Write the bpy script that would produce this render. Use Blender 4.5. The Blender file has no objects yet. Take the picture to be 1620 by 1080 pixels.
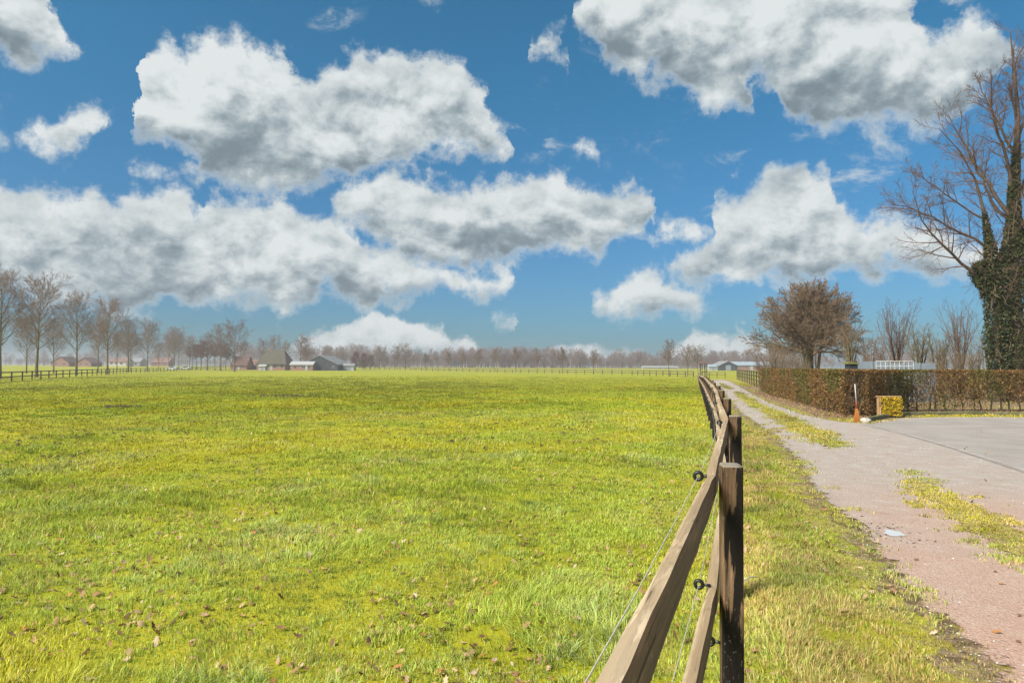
import bpy, math, numpy as np
from mathutils import Matrix, Vector, geometry
rad = math.radians
SC = bpy.context.scene
COL = SC.collection
# ------------------------------------------------------------------ camera
CAMH = 1.65
F = 1080.0
cam = bpy.data.cameras.new('camera'); camo = bpy.data.objects.new('camera', cam); COL.objects.link(camo)
cam.sensor_width = 36; cam.lens = 24; cam.clip_start = 0.02; cam.clip_end = 6000
CM = Matrix.Translation((0, 0, CAMH)) @ Matrix.Rotation(rad(92.10), 4, 'X') @ Matrix.Rotation(0.0043, 4, 'Z')
camo.matrix_world = CM
SC.camera = camo
R3 = np.array(CM.to_3x3())
def ray(px, py):
    v = R3 @ np.array([(px-810)/F, -(py-540)/F, -1.0]); return v/np.linalg.norm(v)
# ------------------------------------------------------------------ node helpers
class NT:
    def __init__(s, t): s.t = t; s.n = t.nodes; s.l = t.links
    def node(s, typ, ins=None, **kw):
        n = s.n.new(typ)
        for k, v in kw.items(): setattr(n, k, v)
        for k, v in (ins or {}).items(): s.set(n.inputs[k], v)
        return n
    def set(s, sock, v):
        if isinstance(v, bpy.types.NodeSocket): s.l.new(v, sock)
        elif v is not None: sock.default_value = v
    def m(s, op, a, b=None, c=None, clamp=False):
        n = s.n.new('ShaderNodeMath'); n.operation = op; n.use_clamp = clamp
        for i, v in enumerate((a, b, c)):
            if v is not None: s.set(n.inputs[i], v)
        return n.outputs[0]
    def vm(s, op, a, b=None, scale=None):
        n = s.n.new('ShaderNodeVectorMath'); n.operation = op
        s.set(n.inputs[0], a)
        if b is not None: s.set(n.inputs[1], b)
        if scale is not None: s.set(n.inputs['Scale'], scale)
        return n.outputs[0]
    def mr(s, v, a, b, c=0., d=1., smooth=True):
        n = s.n.new('ShaderNodeMapRange')
        n.interpolation_type = 'SMOOTHSTEP' if smooth else 'LINEAR'
        for i, x in enumerate((v, a, b, c, d)): s.set(n.inputs[i], x)
        return n.outputs[0]
    def mix(s, f, a, b, blend='MIX'):
        n = s.n.new('ShaderNodeMix'); n.data_type = 'RGBA'; n.blend_type = blend
        s.set(n.inputs[0], f); s.set(n.inputs[6], a if not isinstance(a, tuple) else (*a[:3], 1)); s.set(n.inputs[7], b if not isinstance(b, tuple) else (*b[:3], 1))
        return n.outputs[2]
    def noise(s, vec, scale, detail=4, rough=.55, dist=0., out=0):
        n = s.n.new('ShaderNodeTexNoise'); s.set(n.inputs['Vector'], vec)
        n.inputs['Scale'].default_value = scale; n.inputs['Detail'].default_value = detail
        n.inputs['Roughness'].default_value = rough; n.inputs['Distortion'].default_value = dist
        return n.outputs[out]
    def curve(s, v, pts):
        n = s.n.new('ShaderNodeFloatCurve'); c = n.mapping.curves[0]; n.mapping.use_clip = False
        pts = sorted(pts)
        c.points[0].location = pts[0]; c.points[1].location = pts[-1]
        for p in pts[1:-1]: c.points.new(*p)
        for p in c.points: p.handle_type = 'VECTOR'
        n.mapping.update(); s.set(n.inputs['Value'], v); return n.outputs[0]
# ------------------------------------------------------------------ world: nishita sky with cumulus
SUN_EL, SUN_AZ = 42, -125      # azimuth clockwise from the view direction (+Y)
w = bpy.data.worlds.new('World'); SC.world = w; w.use_nodes = True
N = NT(w.node_tree); w.node_tree.nodes.clear()
sky = N.node('ShaderNodeTexSky', sky_type='NISHITA', sun_disc=False)
sky.sun_elevation = rad(SUN_EL); sky.sun_rotation = rad(SUN_AZ); sky.altitude = 0
sky.air_density = 1.0; sky.dust_density = 1.2; sky.ozone_density = 1.2
skz = N.node('ShaderNodeSeparateXYZ', {0: N.node('ShaderNodeTexCoord').outputs['Generated']}).outputs[2]
bg_sky = N.node('ShaderNodeBackground', {'Color': N.mix(1.0, sky.outputs[0], N.mix(N.mr(skz, .04, .48), (0.38, 0.79, 1.15), (0.34, 1.06, 1.27)), 'MULTIPLY'), 'Strength': 0.0565})
def azel(px, py):
    d = ray(px, py); return math.degrees(math.atan2(d[0], d[1])), math.degrees(math.asin(d[2]))
A0, A1, E0, E1 = -52., 52., -5., 60.
def cpts(pl):
    out = []
    for x, y in pl:
        a, e = azel(x, y); out.append(((a-A0)/(A1-A0), (e-E0)/(E1-E0)))
    return out
L1t = [(-120,-120),(60,-80),(76,25),(86,52),(104,74),(150,130),(185,330),(188,330),(191,130),(200,96),(212,78),(228,70),(250,58),(270,60),(285,74),(300,66),(330,64),(360,59),(395,52),(405,74),(425,88),(440,74),(453,84),(460,110),(470,128),(482,124),(510,108),(545,94),(565,80),(580,84),(600,91),(620,91),(640,104),(655,119),(680,104),(705,101),(730,99),(745,120),(765,146),(775,176),(785,196),(800,206),(817,226),(818.5,330),(821,330),(826,330),(880,330),(890,22),(896,6),(905,0),(940,-60),(1400,-60),(1442,-40),(1460,22),(1475,46),(1500,58),(1520,40),(1545,32),(1560,48),(1600,58),(1660,60)]
L1b = [(-120,60),(0,88),(40,99),(80,103),(104,76),(150,90),(185,20),(188,20),(191,190),(200,216),(230,226),(270,231),(290,246),(300,268),(330,284),(370,299),(430,313),(470,314),(510,300),(550,281),(600,268),(640,259),(660,245),(700,236),(760,240),(800,241),(817,228),(818.5,-60),(821,-60),(826,-60),(880,-60),(890,30),(900,55),(920,82),(945,96),(960,116),(1000,130),(1030,136),(1060,156),(1100,175),(1120,179),(1150,172),(1184,174),(1188,135),(1210,128),(1230,134),(1240,165),(1260,186),(1300,198),(1340,206),(1380,209),(1420,201),(1450,196),(1490,190),(1530,178),(1560,140),(1600,95),(1660,90)]
L2t = [(-120,215),(5,206),(18,224),(22,228),(50,210),(80,205),(100,195),(115,180),(130,166),(145,166),(157,185),(172,196),(300,300),(500,340),(512,318),(530,300),(560,281),(590,268),(620,273),(640,284),(680,277),(720,285),(745,279),(780,279),(800,273),(820,290),(845,290),(865,279),(880,273),(900,284),(920,299),(950,300),(975,294),(1000,287),(1020,295),(1037,318),(1044,432),(1070,410),(1090,395),(1120,379),(1133,362),(1138,315),(1150,300),(1180,298),(1210,294),(1230,279),(1250,266),(1265,262),(1280,284),(1300,283),(1310,294),(1315,325),(1340,335),(1380,340),(1420,345),(1460,350),(1520,365),(1560,385),(1660,400)]
L2b = [(-120,225),(5,228),(18,226),(22,235),(50,240),(60,262),(90,268),(120,250),(150,236),(160,215),(172,200),(300,290),(500,320),(512,336),(560,372),(600,392),(640,402),(690,422),(750,427),(800,415),(830,402),(870,401),(920,406),(960,399),(1000,386),(1020,360),(1037,322),(1044,438),(1080,449),(1130,456),(1180,458),(1230,456),(1290,451),(1340,441),(1370,448),(1400,438),(1430,432),(1480,450),(1560,440),(1660,430)]
L3t = [(-120,305),(0,297),(40,292),(80,305),(120,315),(150,299),(175,304),(200,311),(220,294),(245,297),(270,304),(300,311),(315,334),(328,328),(333,300),(345,292),(360,299),(385,309),(420,309),(450,318),(470,335),(490,350),(510,345),(530,350),(555,365),(560,385),(590,390),(620,400),(650,405),(680,415),(692,424),(740,430),(780,422),(810,424),(818,440),(850,530),(925,500),(932,480),(945,460),(960,448),(975,450),(995,440),(1020,432),(1045,437),(1060,452),(1085,455),(1105,475),(1132,478),(1240,540),(1660,540)]
L3b = [(-120,468),(0,464),(60,462),(100,470),(150,490),(200,498),(240,498),(262,480),(330,484),(400,481),(450,482),(480,476),(500,465),(540,480),(570,490),(600,485),(640,476),(680,455),(700,450),(740,478),(780,470),(810,465),(818,445),(850,500),(925,480),(932,486),(950,497),(1000,500),(1030,504),(1060,500),(1090,492),(1132,484),(1240,520),(1660,520)]
L4t = [(-120,566),(440,566),(458,545),(470,530),(500,521),(530,514),(560,502),(590,494),(620,498),(650,508),(680,517),(720,528),(760,552),(790,575),(860,560),(870,546),(890,536),(905,532),(940,545),(962,553),(985,548),(1000,544),(1015,556),(1060,560),(1073,540),(1090,528),(1120,524),(1138,529),(1150,519),(1180,516),(1200,530),(1225,545),(1300,570),(1660,570)]
L4b = [(-120,560),(440,560),(458,572),(760,572),(790,568),(860,556),(870,572),(1015,572),(1060,556),(1073,572),(1225,560),(1300,560),(1660,560)]
L5t = [(-120,600),(190,350),(204,262),(220,255),(250,256),(290,262),(330,272),(360,330),(655,40),(660,-10),(690,-20),(715,-4),(722,40),(750,520),(764,490),(775,485),(795,490),(812,502),(816,520),(824,330),(830,60),(848,38),(872,36),(886,46),(894,70),(900,250),(906,228),(935,210),(950,225),(965,250),(975,280),(1005,390),(1012,368),(1040,362),(1060,345),(1090,338),(1128,336),(1140,380),(1400,600),(1444,-5),(1500,-30),(1545,-10),(1550,40),(1660,60)]
L5b = [(-120,560),(190,262),(204,272),(240,283),(290,288),(330,292),(360,270),(655,-20),(660,4),(690,10),(715,4),(722,-20),(750,500),(764,495),(775,514),(795,517),(812,514),(816,500),(824,200),(830,92),(850,106),(872,112),(886,108),(894,90),(900,200),(906,236),(935,256),(950,262),(965,256),(975,240),(1005,370),(1012,388),(1040,396),(1080,392),(1128,368),(1140,340),(1400,560),(1444,-40),(1500,22),(1545,14),(1550,-20),(1660,-20)]
geo = N.node('ShaderNodeTexCoord'); D = N.vm('NORMALIZE', geo.outputs['Generated'])
def cloud_noise(vec, scale, detail, rough, dist=0.):
    return N.m('SUBTRACT', N.noise(vec, scale, detail, rough, dist), .5)
wn = N.noise(D, 9, 7, .62, out=1)
wv = N.vm('SCALE', N.vm('SUBTRACT', wn, (.5, .5, .5)), scale=.085)
wn2 = N.noise(D, 34, 5, .6, out=1)
wv2 = N.vm('SCALE', N.vm('SUBTRACT', wn2, (.5, .5, .5)), scale=.030)
Dw = N.vm('NORMALIZE', N.vm('ADD', D, N.vm('ADD', wv, wv2)))
sep = N.node('ShaderNodeSeparateXYZ', {0: Dw})
X_, Y_, Z_ = sep.outputs
az = N.m('MULTIPLY', N.m('ARCTAN2', X_, Y_), 180/math.pi)
el = N.m('MULTIPLY', N.m('ARCSINE', Z_), 180/math.pi)
u = N.m('DIVIDE', N.m('SUBTRACT', az, A0), A1-A0, clamp=True)
# relief noise shared by all the layers: billows sampled here and a little toward the light
sepd = N.node('ShaderNodeSeparateXYZ', {0: D})
stretch = N.node('ShaderNodeCombineXYZ', {0: sepd.outputs[0], 1: sepd.outputs[1], 2: N.m('MULTIPLY', sepd.outputs[2], 1.35)}).outputs[0]
toL = (-.012, 0, .024)
nA = N.noise(stretch, 13, 8, .58, .15); nB = N.noise(N.vm('ADD', stretch, toL), 13, 8, .58, .15)
relief = N.m('SUBTRACT', nA, nB)
relief2 = N.m('SUBTRACT', N.noise(stretch, 5.2, 3, .5, .2), N.noise(N.vm('ADD', stretch, (-.03, 0, .05)), 5.2, 3, .5, .2))
nC = N.noise(N.node('ShaderNodeCombineXYZ', {0: sepd.outputs[0], 1: sepd.outputs[1], 2: N.m('MULTIPLY', sepd.outputs[2], 2.6)}).outputs[0], 5.5, 2.5, .5, .1)
edgeN = N.m('SUBTRACT', N.noise(D, 26, 9, .66), .5)
cur_a, cur_c = None, None
def layer(tp, bp, soft=1.0, thin=0.0, grey=1.0, blo=.42, bhi=1.0):
    """returns (alpha, brightness)"""
    t = N.m('MULTIPLY_ADD', N.curve(u, cpts(tp)), E1-E0, E0)
    b = N.m('MULTIPLY_ADD', N.curve(u, cpts(bp)), E1-E0, E0)
    dt = N.m('SUBTRACT', t, el); db = N.m('SUBTRACT', el, b)
    d = N.m('SMOOTH_MIN', dt, N.m('MULTIPLY', db, .8), .35)
    th = N.m('MAXIMUM', N.m('SUBTRACT', t, b), .2)
    wob = N.m('MULTIPLY', edgeN, 4.0*soft)
    dd = N.m('ADD', d, wob)
    a = N.mr(dd, -.45*soft+thin, 1.05*soft+thin)
    a = N.m('MULTIPLY', a, N.mr(N.m('SUBTRACT', t, b), .15, 1.1))
    fr = N.m('DIVIDE', db, th)
    core = N.m('MULTIPLY', N.mr(dt, .2, 3.4), N.mr(db, -.6, .7, .55, 1.))
    q = N.m('ADD', N.m('MULTIPLY', fr, 1.0), N.m('MULTIPLY', N.m('SUBTRACT', nC, .5), .9))
    low = N.m('SUBTRACT', 1.0, N.mr(q, .05, .72))               # 1 at the shaded base
    shade = N.m('MULTIPLY', N.m('MULTIPLY', low, core), grey)
    br = N.m('SUBTRACT', 1.0, N.m('MULTIPLY', shade, .43))
    br = N.m('ADD', br, N.m('MULTIPLY', relief, N.m('MULTIPLY_ADD', core, 1.3, .9)))
    br = N.m('ADD', br, N.m('MULTIPLY', relief2, 1.0))
    br = N.m('MAXIMUM', N.m('MINIMUM', br, 1.12), .28)
    return a, br
def tint(br):
    ramp = N.node('ShaderNodeValToRGB', {0: N.m('DIVIDE', br, 1.15)})
    cr = ramp.color_ramp; cr.interpolation = 'B_SPLINE'
    cr.elements[0].position = .2; cr.elements[0].color = (.20, .26, .30, 1)
    cr.elements[1].position = .97; cr.elements[1].color = (.90, .94, .94, 1)
    e = cr.elements.new(.45); e.color = (.31, .385, .43, 1)
    e = cr.elements.new(.68); e.color = (.53, .61, .64, 1)
    return ramp.outputs[0]
shader = bg_sky.outputs[0]
tot_c, tot_a = None, None
for tp, bp, kw in ((L4t, L4b, dict(soft=.55, grey=.45)), (L3t, L3b, dict()), (L5t, L5b, dict(soft=1.2, thin=.25, grey=.8)), (L2t, L2b, dict()), (L1t, L1b, dict())):
    a, br = layer(tp, bp, **kw)
    c = tint(br)
    if tot_c is None: tot_c, tot_a = c, a
    else:
        tot_c = N.mix(a, tot_c, c)
        tot_a = N.m('SUBTRACT', 1.0, N.m('MULTIPLY', N.m('SUBTRACT', 1.0, tot_a), N.m('SUBTRACT', 1.0, a)))
# thin torn wisps between the clouds
wv3 = N.node('ShaderNodeCombineXYZ', {0: sepd.outputs[0], 1: sepd.outputs[1], 2: N.m('MULTIPLY', sepd.outputs[2], 1.9)}).outputs[0]
ws = N.m('MULTIPLY', N.mr(N.noise(wv3, 11, 9, .68, .5), .54, .76, 0, .75), N.m('MULTIPLY', N.mr(N.noise(D, 4.2, 2), .50, .60), N.mr(el, 3, 8)))
tot_c = N.mix(tot_a, N.mix(1.0, (0, 0, 0), tint(.98)), tot_c)
tot_a = N.m('SUBTRACT', 1.0, N.m('MULTIPLY', N.m('SUBTRACT', 1.0, tot_a), N.m('SUBTRACT', 1.0, ws)))
# outside the mapped azimuths: broken cloud from noise alone
absaz = N.m('ABSOLUTE', az)
outer = N.mr(absaz, 48, 56); hi = N.mr(el, 36, 44)
genm = N.m('MULTIPLY', N.m('MAXIMUM', outer, hi), N.mr(N.noise(stretch, 3.0, 7, .6), .47, .58))
genm = N.m('MULTIPLY', genm, N.mr(el, 0, 3))
inm = N.m('MULTIPLY', tot_a, N.m('SUBTRACT', 1.0, N.m('MAXIMUM', outer, hi)))
tot_c = N.mix(N.m('MULTIPLY', outer, 1.0), tot_c, tint(N.m('ADD', .8, N.m('MULTIPLY', relief, 1.8))))
alpha = N.m('MINIMUM', N.m('ADD', inm, genm), .985)
alpha = N.m('MULTIPLY', alpha, N.mr(el, -1.0, 2.2, .35, 1.))
bg_c = N.node('ShaderNodeBackground', {'Color': tot_c, 'Strength': 0.56})
mixs = N.node('ShaderNodeMixShader', {0: alpha, 1: shader, 2: bg_c.outputs[0]})
N.node('ShaderNodeOutputWorld', {0: mixs.outputs[0]})
w.cycles.sampling_method = 'MANUAL'; w.cycles.sample_map_resolution = 512
# ------------------------------------------------------------------ sun, exposure
sl = bpy.data.lights.new('sun', 'SUN'); sl.energy = 4.7; sl.angle = rad(24); sl.color = (1, .94, .84)
so = bpy.data.objects.new('sun', sl); COL.objects.link(so)
sd = Vector((math.sin(rad(SUN_AZ))*math.cos(rad(SUN_EL)), math.cos(rad(SUN_AZ))*math.cos(rad(SUN_EL)), math.sin(rad(SUN_EL))))
so.rotation_euler = sd.to_track_quat('Z', 'Y').to_euler(); so.location = (0, 0, 30)
vs = SC.view_settings; vs.view_transform = 'Standard'; vs.look = 'None'; vs.exposure = 0.68; vs.gamma = 1
cy = SC.cycles
cy.max_bounces = 5; cy.diffuse_bounces = 3; cy.glossy_bounces = 2; cy.transmission_bounces = 3; cy.volume_bounces = 0
cy.use_denoising = True; cy.use_adaptive_sampling = True; cy.adaptive_threshold = 0.02
# ------------------------------------------------------------------ numeric noise and terrain
rs = np.random.RandomState(7)
LAT = rs.rand(256, 256)
def vnoise(x, y):
    xi = np.floor(x).astype(int); yi = np.floor(y).astype(int); fx = x-xi; fy = y-yi
    fx = fx*fx*(3-2*fx); fy = fy*fy*(3-2*fy)
    g = lambda a, b: LAT[a & 255, b & 255]
    return (g(xi, yi)*(1-fx)+g(xi+1, yi)*fx)*(1-fy)+(g(xi, yi+1)*(1-fx)+g(xi+1, yi+1)*fx)*fy
def fbm(x, y, s, o=4, seed=0):
    v = 0; a = 1; t = 0
    for i in range(o):
        v = v+a*vnoise(x*s+seed*17.3+i*31.7, y*s+seed*9.1+i*11.9); t += a; a *= .5; s *= 2.03
    return v/t
def sst(a, b, x):
    t = np.clip((x-a)/(b-a), 0, 1); return t*t*(3-2*t)
def terrain(x, y):
    x = np.asarray(x, float); y = np.asarray(y, float)
    r = np.hypot(x, y); a = np.degrees(np.arctan2(x, y))
    wr = sst(15.6, 17.6, a)
    return -.55*(sst(18, 95, r)*(1-wr)+sst(98, 150, r)*wr)+1.35*sst(235, 430, r)
def gp(px, py, dz=0.):
    """where the sight line through a photograph pixel meets the ground raised by dz"""
    d = ray(px, py); t = 1.0
    for k in range(60):
        x, y = d[0]*t, d[1]*t
        z = float(terrain(x, y))+dz
        t2 = (z-CAMH)/d[2] if d[2] < -1e-4 else 3000.
        t = t+(min(t2, 3000)-t)*.6
    return np.array([d[0]*t, d[1]*t])
def atz(px, Y):
    """ground point on the bearing of pixel column px at forward distance Y"""
    d = ray(px, 579); x = d[0]/d[1]*Y; return np.array([x, Y, float(terrain(x, Y))])
def inpoly(x, y, poly):
    c = np.zeros(x.shape, bool); n = len(poly); j = n-1
    for i in range(n):
        xi, yi = poly[i]; xj, yj = poly[j]
        if yi != yj:
            c ^= ((yi > y) != (yj > y)) & (x < (xj-xi)*(y-yi)/(yj-yi)+xi)
        j = i
    return c
def polydist(x, y, poly, closed=True):
    d = np.full(x.shape, 1e9); n = len(poly)
    for i in range(n if closed else n-1):
        ax, ay = poly[i]; bx, by = poly[(i+1) % n]
        ux, uy = bx-ax, by-ay; L = ux*ux+uy*uy+1e-12
        t = np.clip(((x-ax)*ux+(y-ay)*uy)/L, 0, 1)
        d = np.minimum(d, np.hypot(x-ax-t*ux, y-ay-t*uy))
    return d
# ------------------------------------------------------------------ materials
MATS = {}
def mat(name):
    m = bpy.data.materials.new(name); m.use_nodes = True; m.node_tree.nodes.clear(); MATS[name] = m
    return m, NT(m.node_tree)
def finish(n, color, rough=.7, bump=None, bstr=.3, bdist=.01, spec=.3, metal=0., trans=None, ragged=None):
    p = n.node('ShaderNodeBsdfPrincipled', {'Base Color': color if not isinstance(color, tuple) else (*color, 1), 'Roughness': rough, 'Specular IOR Level': spec, 'Metallic': metal})
    if bump is not None:
        b = n.node('ShaderNodeBump', {'Height': bump, 'Strength': bstr, 'Distance': bdist}); n.l.new(b.outputs[0], p.inputs['Normal'])
    out = p.outputs[0]
    if trans:
        tr = n.node('ShaderNodeBsdfTranslucent', {'Color': color if not isinstance(color, tuple) else (*color, 1)})
        out = n.node('ShaderNodeMixShader', {0: trans, 1: out, 2: tr.outputs[0]}).outputs[0]
    if ragged:
        e = n.node('ShaderNodeAttribute', attribute_name='edge').outputs['Fac']; P_ = n.node('ShaderNodeNewGeometry').outputs['Position']
        e = n.m('ADD', e, n.m('MULTIPLY', n.m('SUBTRACT', n.noise(P_, 4.5, 7, .7), .5), ragged))
        tp = n.node('ShaderNodeBsdfTransparent'); out = n.node('ShaderNodeMixShader', {0: n.mr(e, .30, .52), 1: tp.outputs[0], 2: out}).outputs[0]
    n.node('ShaderNodeOutputMaterial', {0: out})
    return p
def obc(n): return n.node('ShaderNodeTexCoord').outputs['Object']
def gpos(n): return n.node('ShaderNodeNewGeometry').outputs['Position']
def simple(name, c, rough=.7, var=.25, scale=6., bump=.2, metal=0., spec=.3, c2=None, world=False):
    m, n = mat(name); v = gpos(n) if world else obc(n)
    nz = n.noise(v, scale, 6, .62)
    c2 = c2 or tuple(x*(1-var) for x in c)
    col = n.mix(n.mr(nz, .35, .65), c2, c)
    finish(n, col, rough, nz, bump, .02, spec, metal)
    return m
# turf sheet
m, n = mat('turf')
P = gpos(n)
big = n.noise(P, .10, 4, .6); mid = n.noise(P, .55, 5, .62); fine = n.noise(P, 9, 6, .7); fine2 = n.noise(P, 45, 4, .7)
g1 = n.mix(n.mr(mid, .35, .65), (.29, .28, .012), (.39, .35, .025))
g1 = n.mix(n.mr(big, .38, .62), g1, n.mix(n.mr(mid, .3, .7), (.20, .25, .010), (.31, .31, .02)))
g1 = n.mix(n.mr(fine, .55, .8), g1, (.42, .37, .06)); g1 = n.mix(n.mr(fine, .45, .2), g1, (.11, .15, .012))
g1 = n.mix(n.mr(fine2, .45, .2, 0, .5), g1, (.13, .13, .02))
far = n.mr(n.m('ABSOLUTE', n.node('ShaderNodeSeparateXYZ', {0: P}).outputs[1]), 240, 420)
g1 = n.mix(far, g1, (.30, .29, .03))
att = n.node('ShaderNodeAttribute', attribute_name='mask')
am = n.node('ShaderNodeSeparateColor', {0: att.outputs['Color']})
straw = n.mix(n.mr(fine, .35, .65), (.42, .30, .11), (.28, .26, .04))
vmask = n.m('MULTIPLY', am.outputs[0], n.mr(n.noise(P, 1.3, 5, .6), .40, .60))
g1 = n.mix(vmask, g1, straw)
soil = n.mix(n.mr(fine, .38, .62), (.13, .085, .045), (.34, .25, .15))
smask = n.mr(n.m('ADD', am.outputs[1], n.m('MULTIPLY', n.m('SUBTRACT', n.noise(P, 3.2, 6, .68), .5), 1.5)), .45, .68)
g1 = n.mix(smask, g1, soil)
finish(n, g1, .85, n.m('ADD', fine, n.m('MULTIPLY', fine2, .5)), .8, .03, .1)
# gravel road: grey far off, brick-pink dust close to the camera
m, n = mat('gravel')
P = gpos(n)
sp = n.node('ShaderNodeSeparateXYZ', {0: P})
f1 = n.noise(P, 3.0, 6, .65); f2 = n.noise(P, 38, 5, .75); f3 = n.noise(P, .45, 3, .6)
vor = n.node('ShaderNodeTexVoronoi', {'Vector': P, 'Scale': 60.})
pink = n.mr(n.m('ADD', sp.outputs[1], n.m('MULTIPLY', n.m('SUBTRACT', f3, .5), 9)), 3.0, 12.5, 1., 0.)
base = n.mix(pink, (.375, .315, .27), (.45, .285, .21))
base = n.mix(n.mr(f1, .4, .75), base, n.mix(pink, (.44, .395, .35), (.48, .335, .255)))
base = n.mix(n.mr(f1, .42, .25, 0, .8), base, (.36, .225, .16))
base = n.mix(n.mr(f2, .48, .36, 0, .8), base, (.27, .185, .14))
base = n.mix(n.mr(f2, .58, .68, 0, .6), base, (.66, .58, .52))
base = n.mix(n.m('MULTIPLY', n.mr(vor.outputs['Distance'], .18, .05), n.mr(n.noise(P, 14, 2), .55, .62)), base, (.74, .70, .66))
finish(n, base, .85, n.m('ADD', n.m('MULTIPLY', f2, .8), vor.outputs['Distance']), .7, .012, .15, ragged=2.0)
m, n = mat('yard_concrete')
P = gpos(n)
f1 = n.noise(P, .9, 6, .65); f2 = n.noise(P, 40, 4, .7)
mp = n.node('ShaderNodeMapping', {'Vector': P, 'Rotation': (0, 0, rad(35)), 'Scale': (.25, 2.2, 1)})
f3 = n.noise(mp.outputs[0], 1.2, 5, .6)
c = n.mix(n.mr(f1, .35, .65), (.28, .25, .222), (.34, .305, .272)); c = n.mix(n.mr(f3, .5, .7, 0, .6), c, (.42, .35, .30)); c = n.mix(n.mr(f2, .50, .36, 0, .6), c, (.24, .20, .17))
finish(n, c, .8, f2, .35, .006, .2, ragged=1.2)
# blades carry their own colour
def tinted(name, rough, trans, spec=.25):
    m, n = mat(name); a = n.node('ShaderNodeAttribute', attribute_name='tint')
    finish(n, a.outputs['Color'], rough, None, spec=spec, trans=trans); return m
tinted('blades', .6, .35, .12); tinted('leaf', .7, .2, .2); tinted('bark_tint', .9, 0, .1); tinted('pebble', .8, 0)
def wood(name, axis, base, dark, lightc, tar=0., sc=1.0):
    m, n = mat(name); v = obc(n)
    s = [26*sc]*3; s[axis] = 1.1*sc
    mp = n.node('ShaderNodeMapping', {'Vector': v, 'Scale': tuple(s)})
    g = n.noise(mp.outputs[0], 1.6, 7, .7, .4)
    s2 = [5.]*3; s2[axis] = .7
    mp2 = n.node('ShaderNodeMapping', {'Vector': v, 'Scale': tuple(s2)})
    b = n.noise(mp2.outputs[0], 1.3, 5, .65)
    c = n.mix(n.mr(g, .34, .66), dark, base); c = n.mix(n.mr(b, .5, .68), c, lightc)
    ring = n.noise(v, 5, 3, .6)
    c = n.mix(n.mr(g, .42, .33), c, tuple(x*.3 for x in dark))
    c = n.mix(n.mr(n.noise(mp2.outputs[0], 3.1, 6, .7), .58, .50, 0, .6), c, dark)
    c = n.mix(n.mr(n.noise(v, 34, 4, .7), .6, .72, 0, .55), c, (.34, .36, .22))
    if tar:
        sp = n.node('ShaderNodeSeparateXYZ', {0: v})
        k = n.m('ADD', n.m('MULTIPLY', n.m('SUBTRACT', n.noise(mp2.outputs[0], 2.2, 6, .6), .5), 3.2), n.m('MULTIPLY', n.m('SUBTRACT', .95, sp.outputs[2]), tar))
        k = n.m('ADD', k, n.mr(sp.outputs[0], -.004, -.012, 0, .55))
        tm = n.mr(k, .42, .52)
        topf = n.mr(sp.outputs[2], 1.293, 1.297, 1, 0)
        lich = n.mix(n.m('MULTIPLY', n.mr(n.noise(v, 85, 4, .8), .60, .66), n.mr(sp.outputs[2], .9, .6)), (.012, .009, .007), (.24, .24, .21))
        c = n.mix(n.m('MULTIPLY', tm, topf), c, lich)
        c = n.mix(n.m('SUBTRACT', 1., topf), c, (.25, .21, .165))
    s3 = [70.]*3; s3[axis] = .9
    ck = n.noise(n.node('ShaderNodeMapping', {'Vector': v, 'Scale': tuple(s3)}).outputs[0], 1.0, 3, .5, .3)
    c = n.mix(n.mr(ck, .665, .69, 0, .75), c, tuple(x*.22 for x in dark))
    c = n.mix(n.mr(n.noise(v, 12, 5, .7), .56, .70, 0, .5), c, tuple(x*.8 for x in dark))
    finish(n, c, .75, n.m('SUBTRACT', g, n.mr(ck, .66, .69, 0, .6)), .6, .006, .2)
wood('weathered_wood', 0, (.48, .355, .215), (.25, .175, .10), (.58, .45, .30))
wood('post_wood', 2, (.30, .185, .10), (.08, .047, .025), (.42, .27, .17), tar=.62)
wood('far_wood', 2, (.17, .125, .09), (.07, .05, .035), (.24, .19, .15), sc=.4)
wood('pale_wood', 2, (.52, .33, .16), (.38, .22, .09), (.58, .42, .25))
wood('sawn_face_shade', 0, (.24, .17, .105), (.12, .085, .052), (.30, .19, .13))  # brown sawn wood, darkened further to put the flat side's shade into its colour
simple('black_plastic', (.012, .012, .012), .35, spec=.5, scale=30)
simple('rope', (.50, .48, .44), .8, scale=90)
simple('kerb_stone', (.20, .175, .10), .9, c2=(.10, .105, .035), scale=5, bump=.5)
simple('moss_edge', (.20, .20, .04), .9, c2=(.12, .10, .05), scale=14, bump=.8)
simple('bark', (.21, .15, .11), .95, c2=(.10, .072, .05), scale=9, bump=.7)
simple('bark_green', (.21, .165, .075), .95, c2=(.10, .08, .04), scale=6, bump=.7)
simple('bark_dark', (.13, .085, .06), .95, c2=(.06, .042, .03), scale=8, bump=.7)
simple('twig_dark', (.19, .115, .085), .9, c2=(.11, .07, .05), scale=3)
simple('twig_tan', (.30, .205, .13), .9, c2=(.19, .13, .08), scale=1.2)
simple('twig', (.205, .125, .10), .9, c2=(.12, .075, .055), scale=3)
simple('twig_pink', (.30, .18, .125), .9, c2=(.18, .11, .075), scale=2)
simple('twig_rust', (.24, .145, .09), .9, c2=(.13, .09, .055), scale=2.5)
simple('twig_olive', (.25, .19, .115), .9, c2=(.15, .11, .06), scale=2.5)
simple('twig_red', (.235, .095, .085), .9, c2=(.15, .07, .055), scale=2.5)
simple('wood_mass', (.27, .19, .16), .95, c2=(.19, .14, .125), scale=.2, world=True)
simple('thatch', (.12, .105, .07), .95, c2=(.065, .06, .04), scale=2.2, bump=.8)
simple('brick', (.34, .19, .14), .9, c2=(.24, .13, .09), scale=3)
simple('cream_wall', (.55, .50, .42), .85)
simple('white_paint', (.40, .40, .385), .5, var=.1)
simple('grey_panel', (.25, .29, .325), .5, c2=(.20, .235, .265), scale=1.4, bump=.05)
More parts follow.
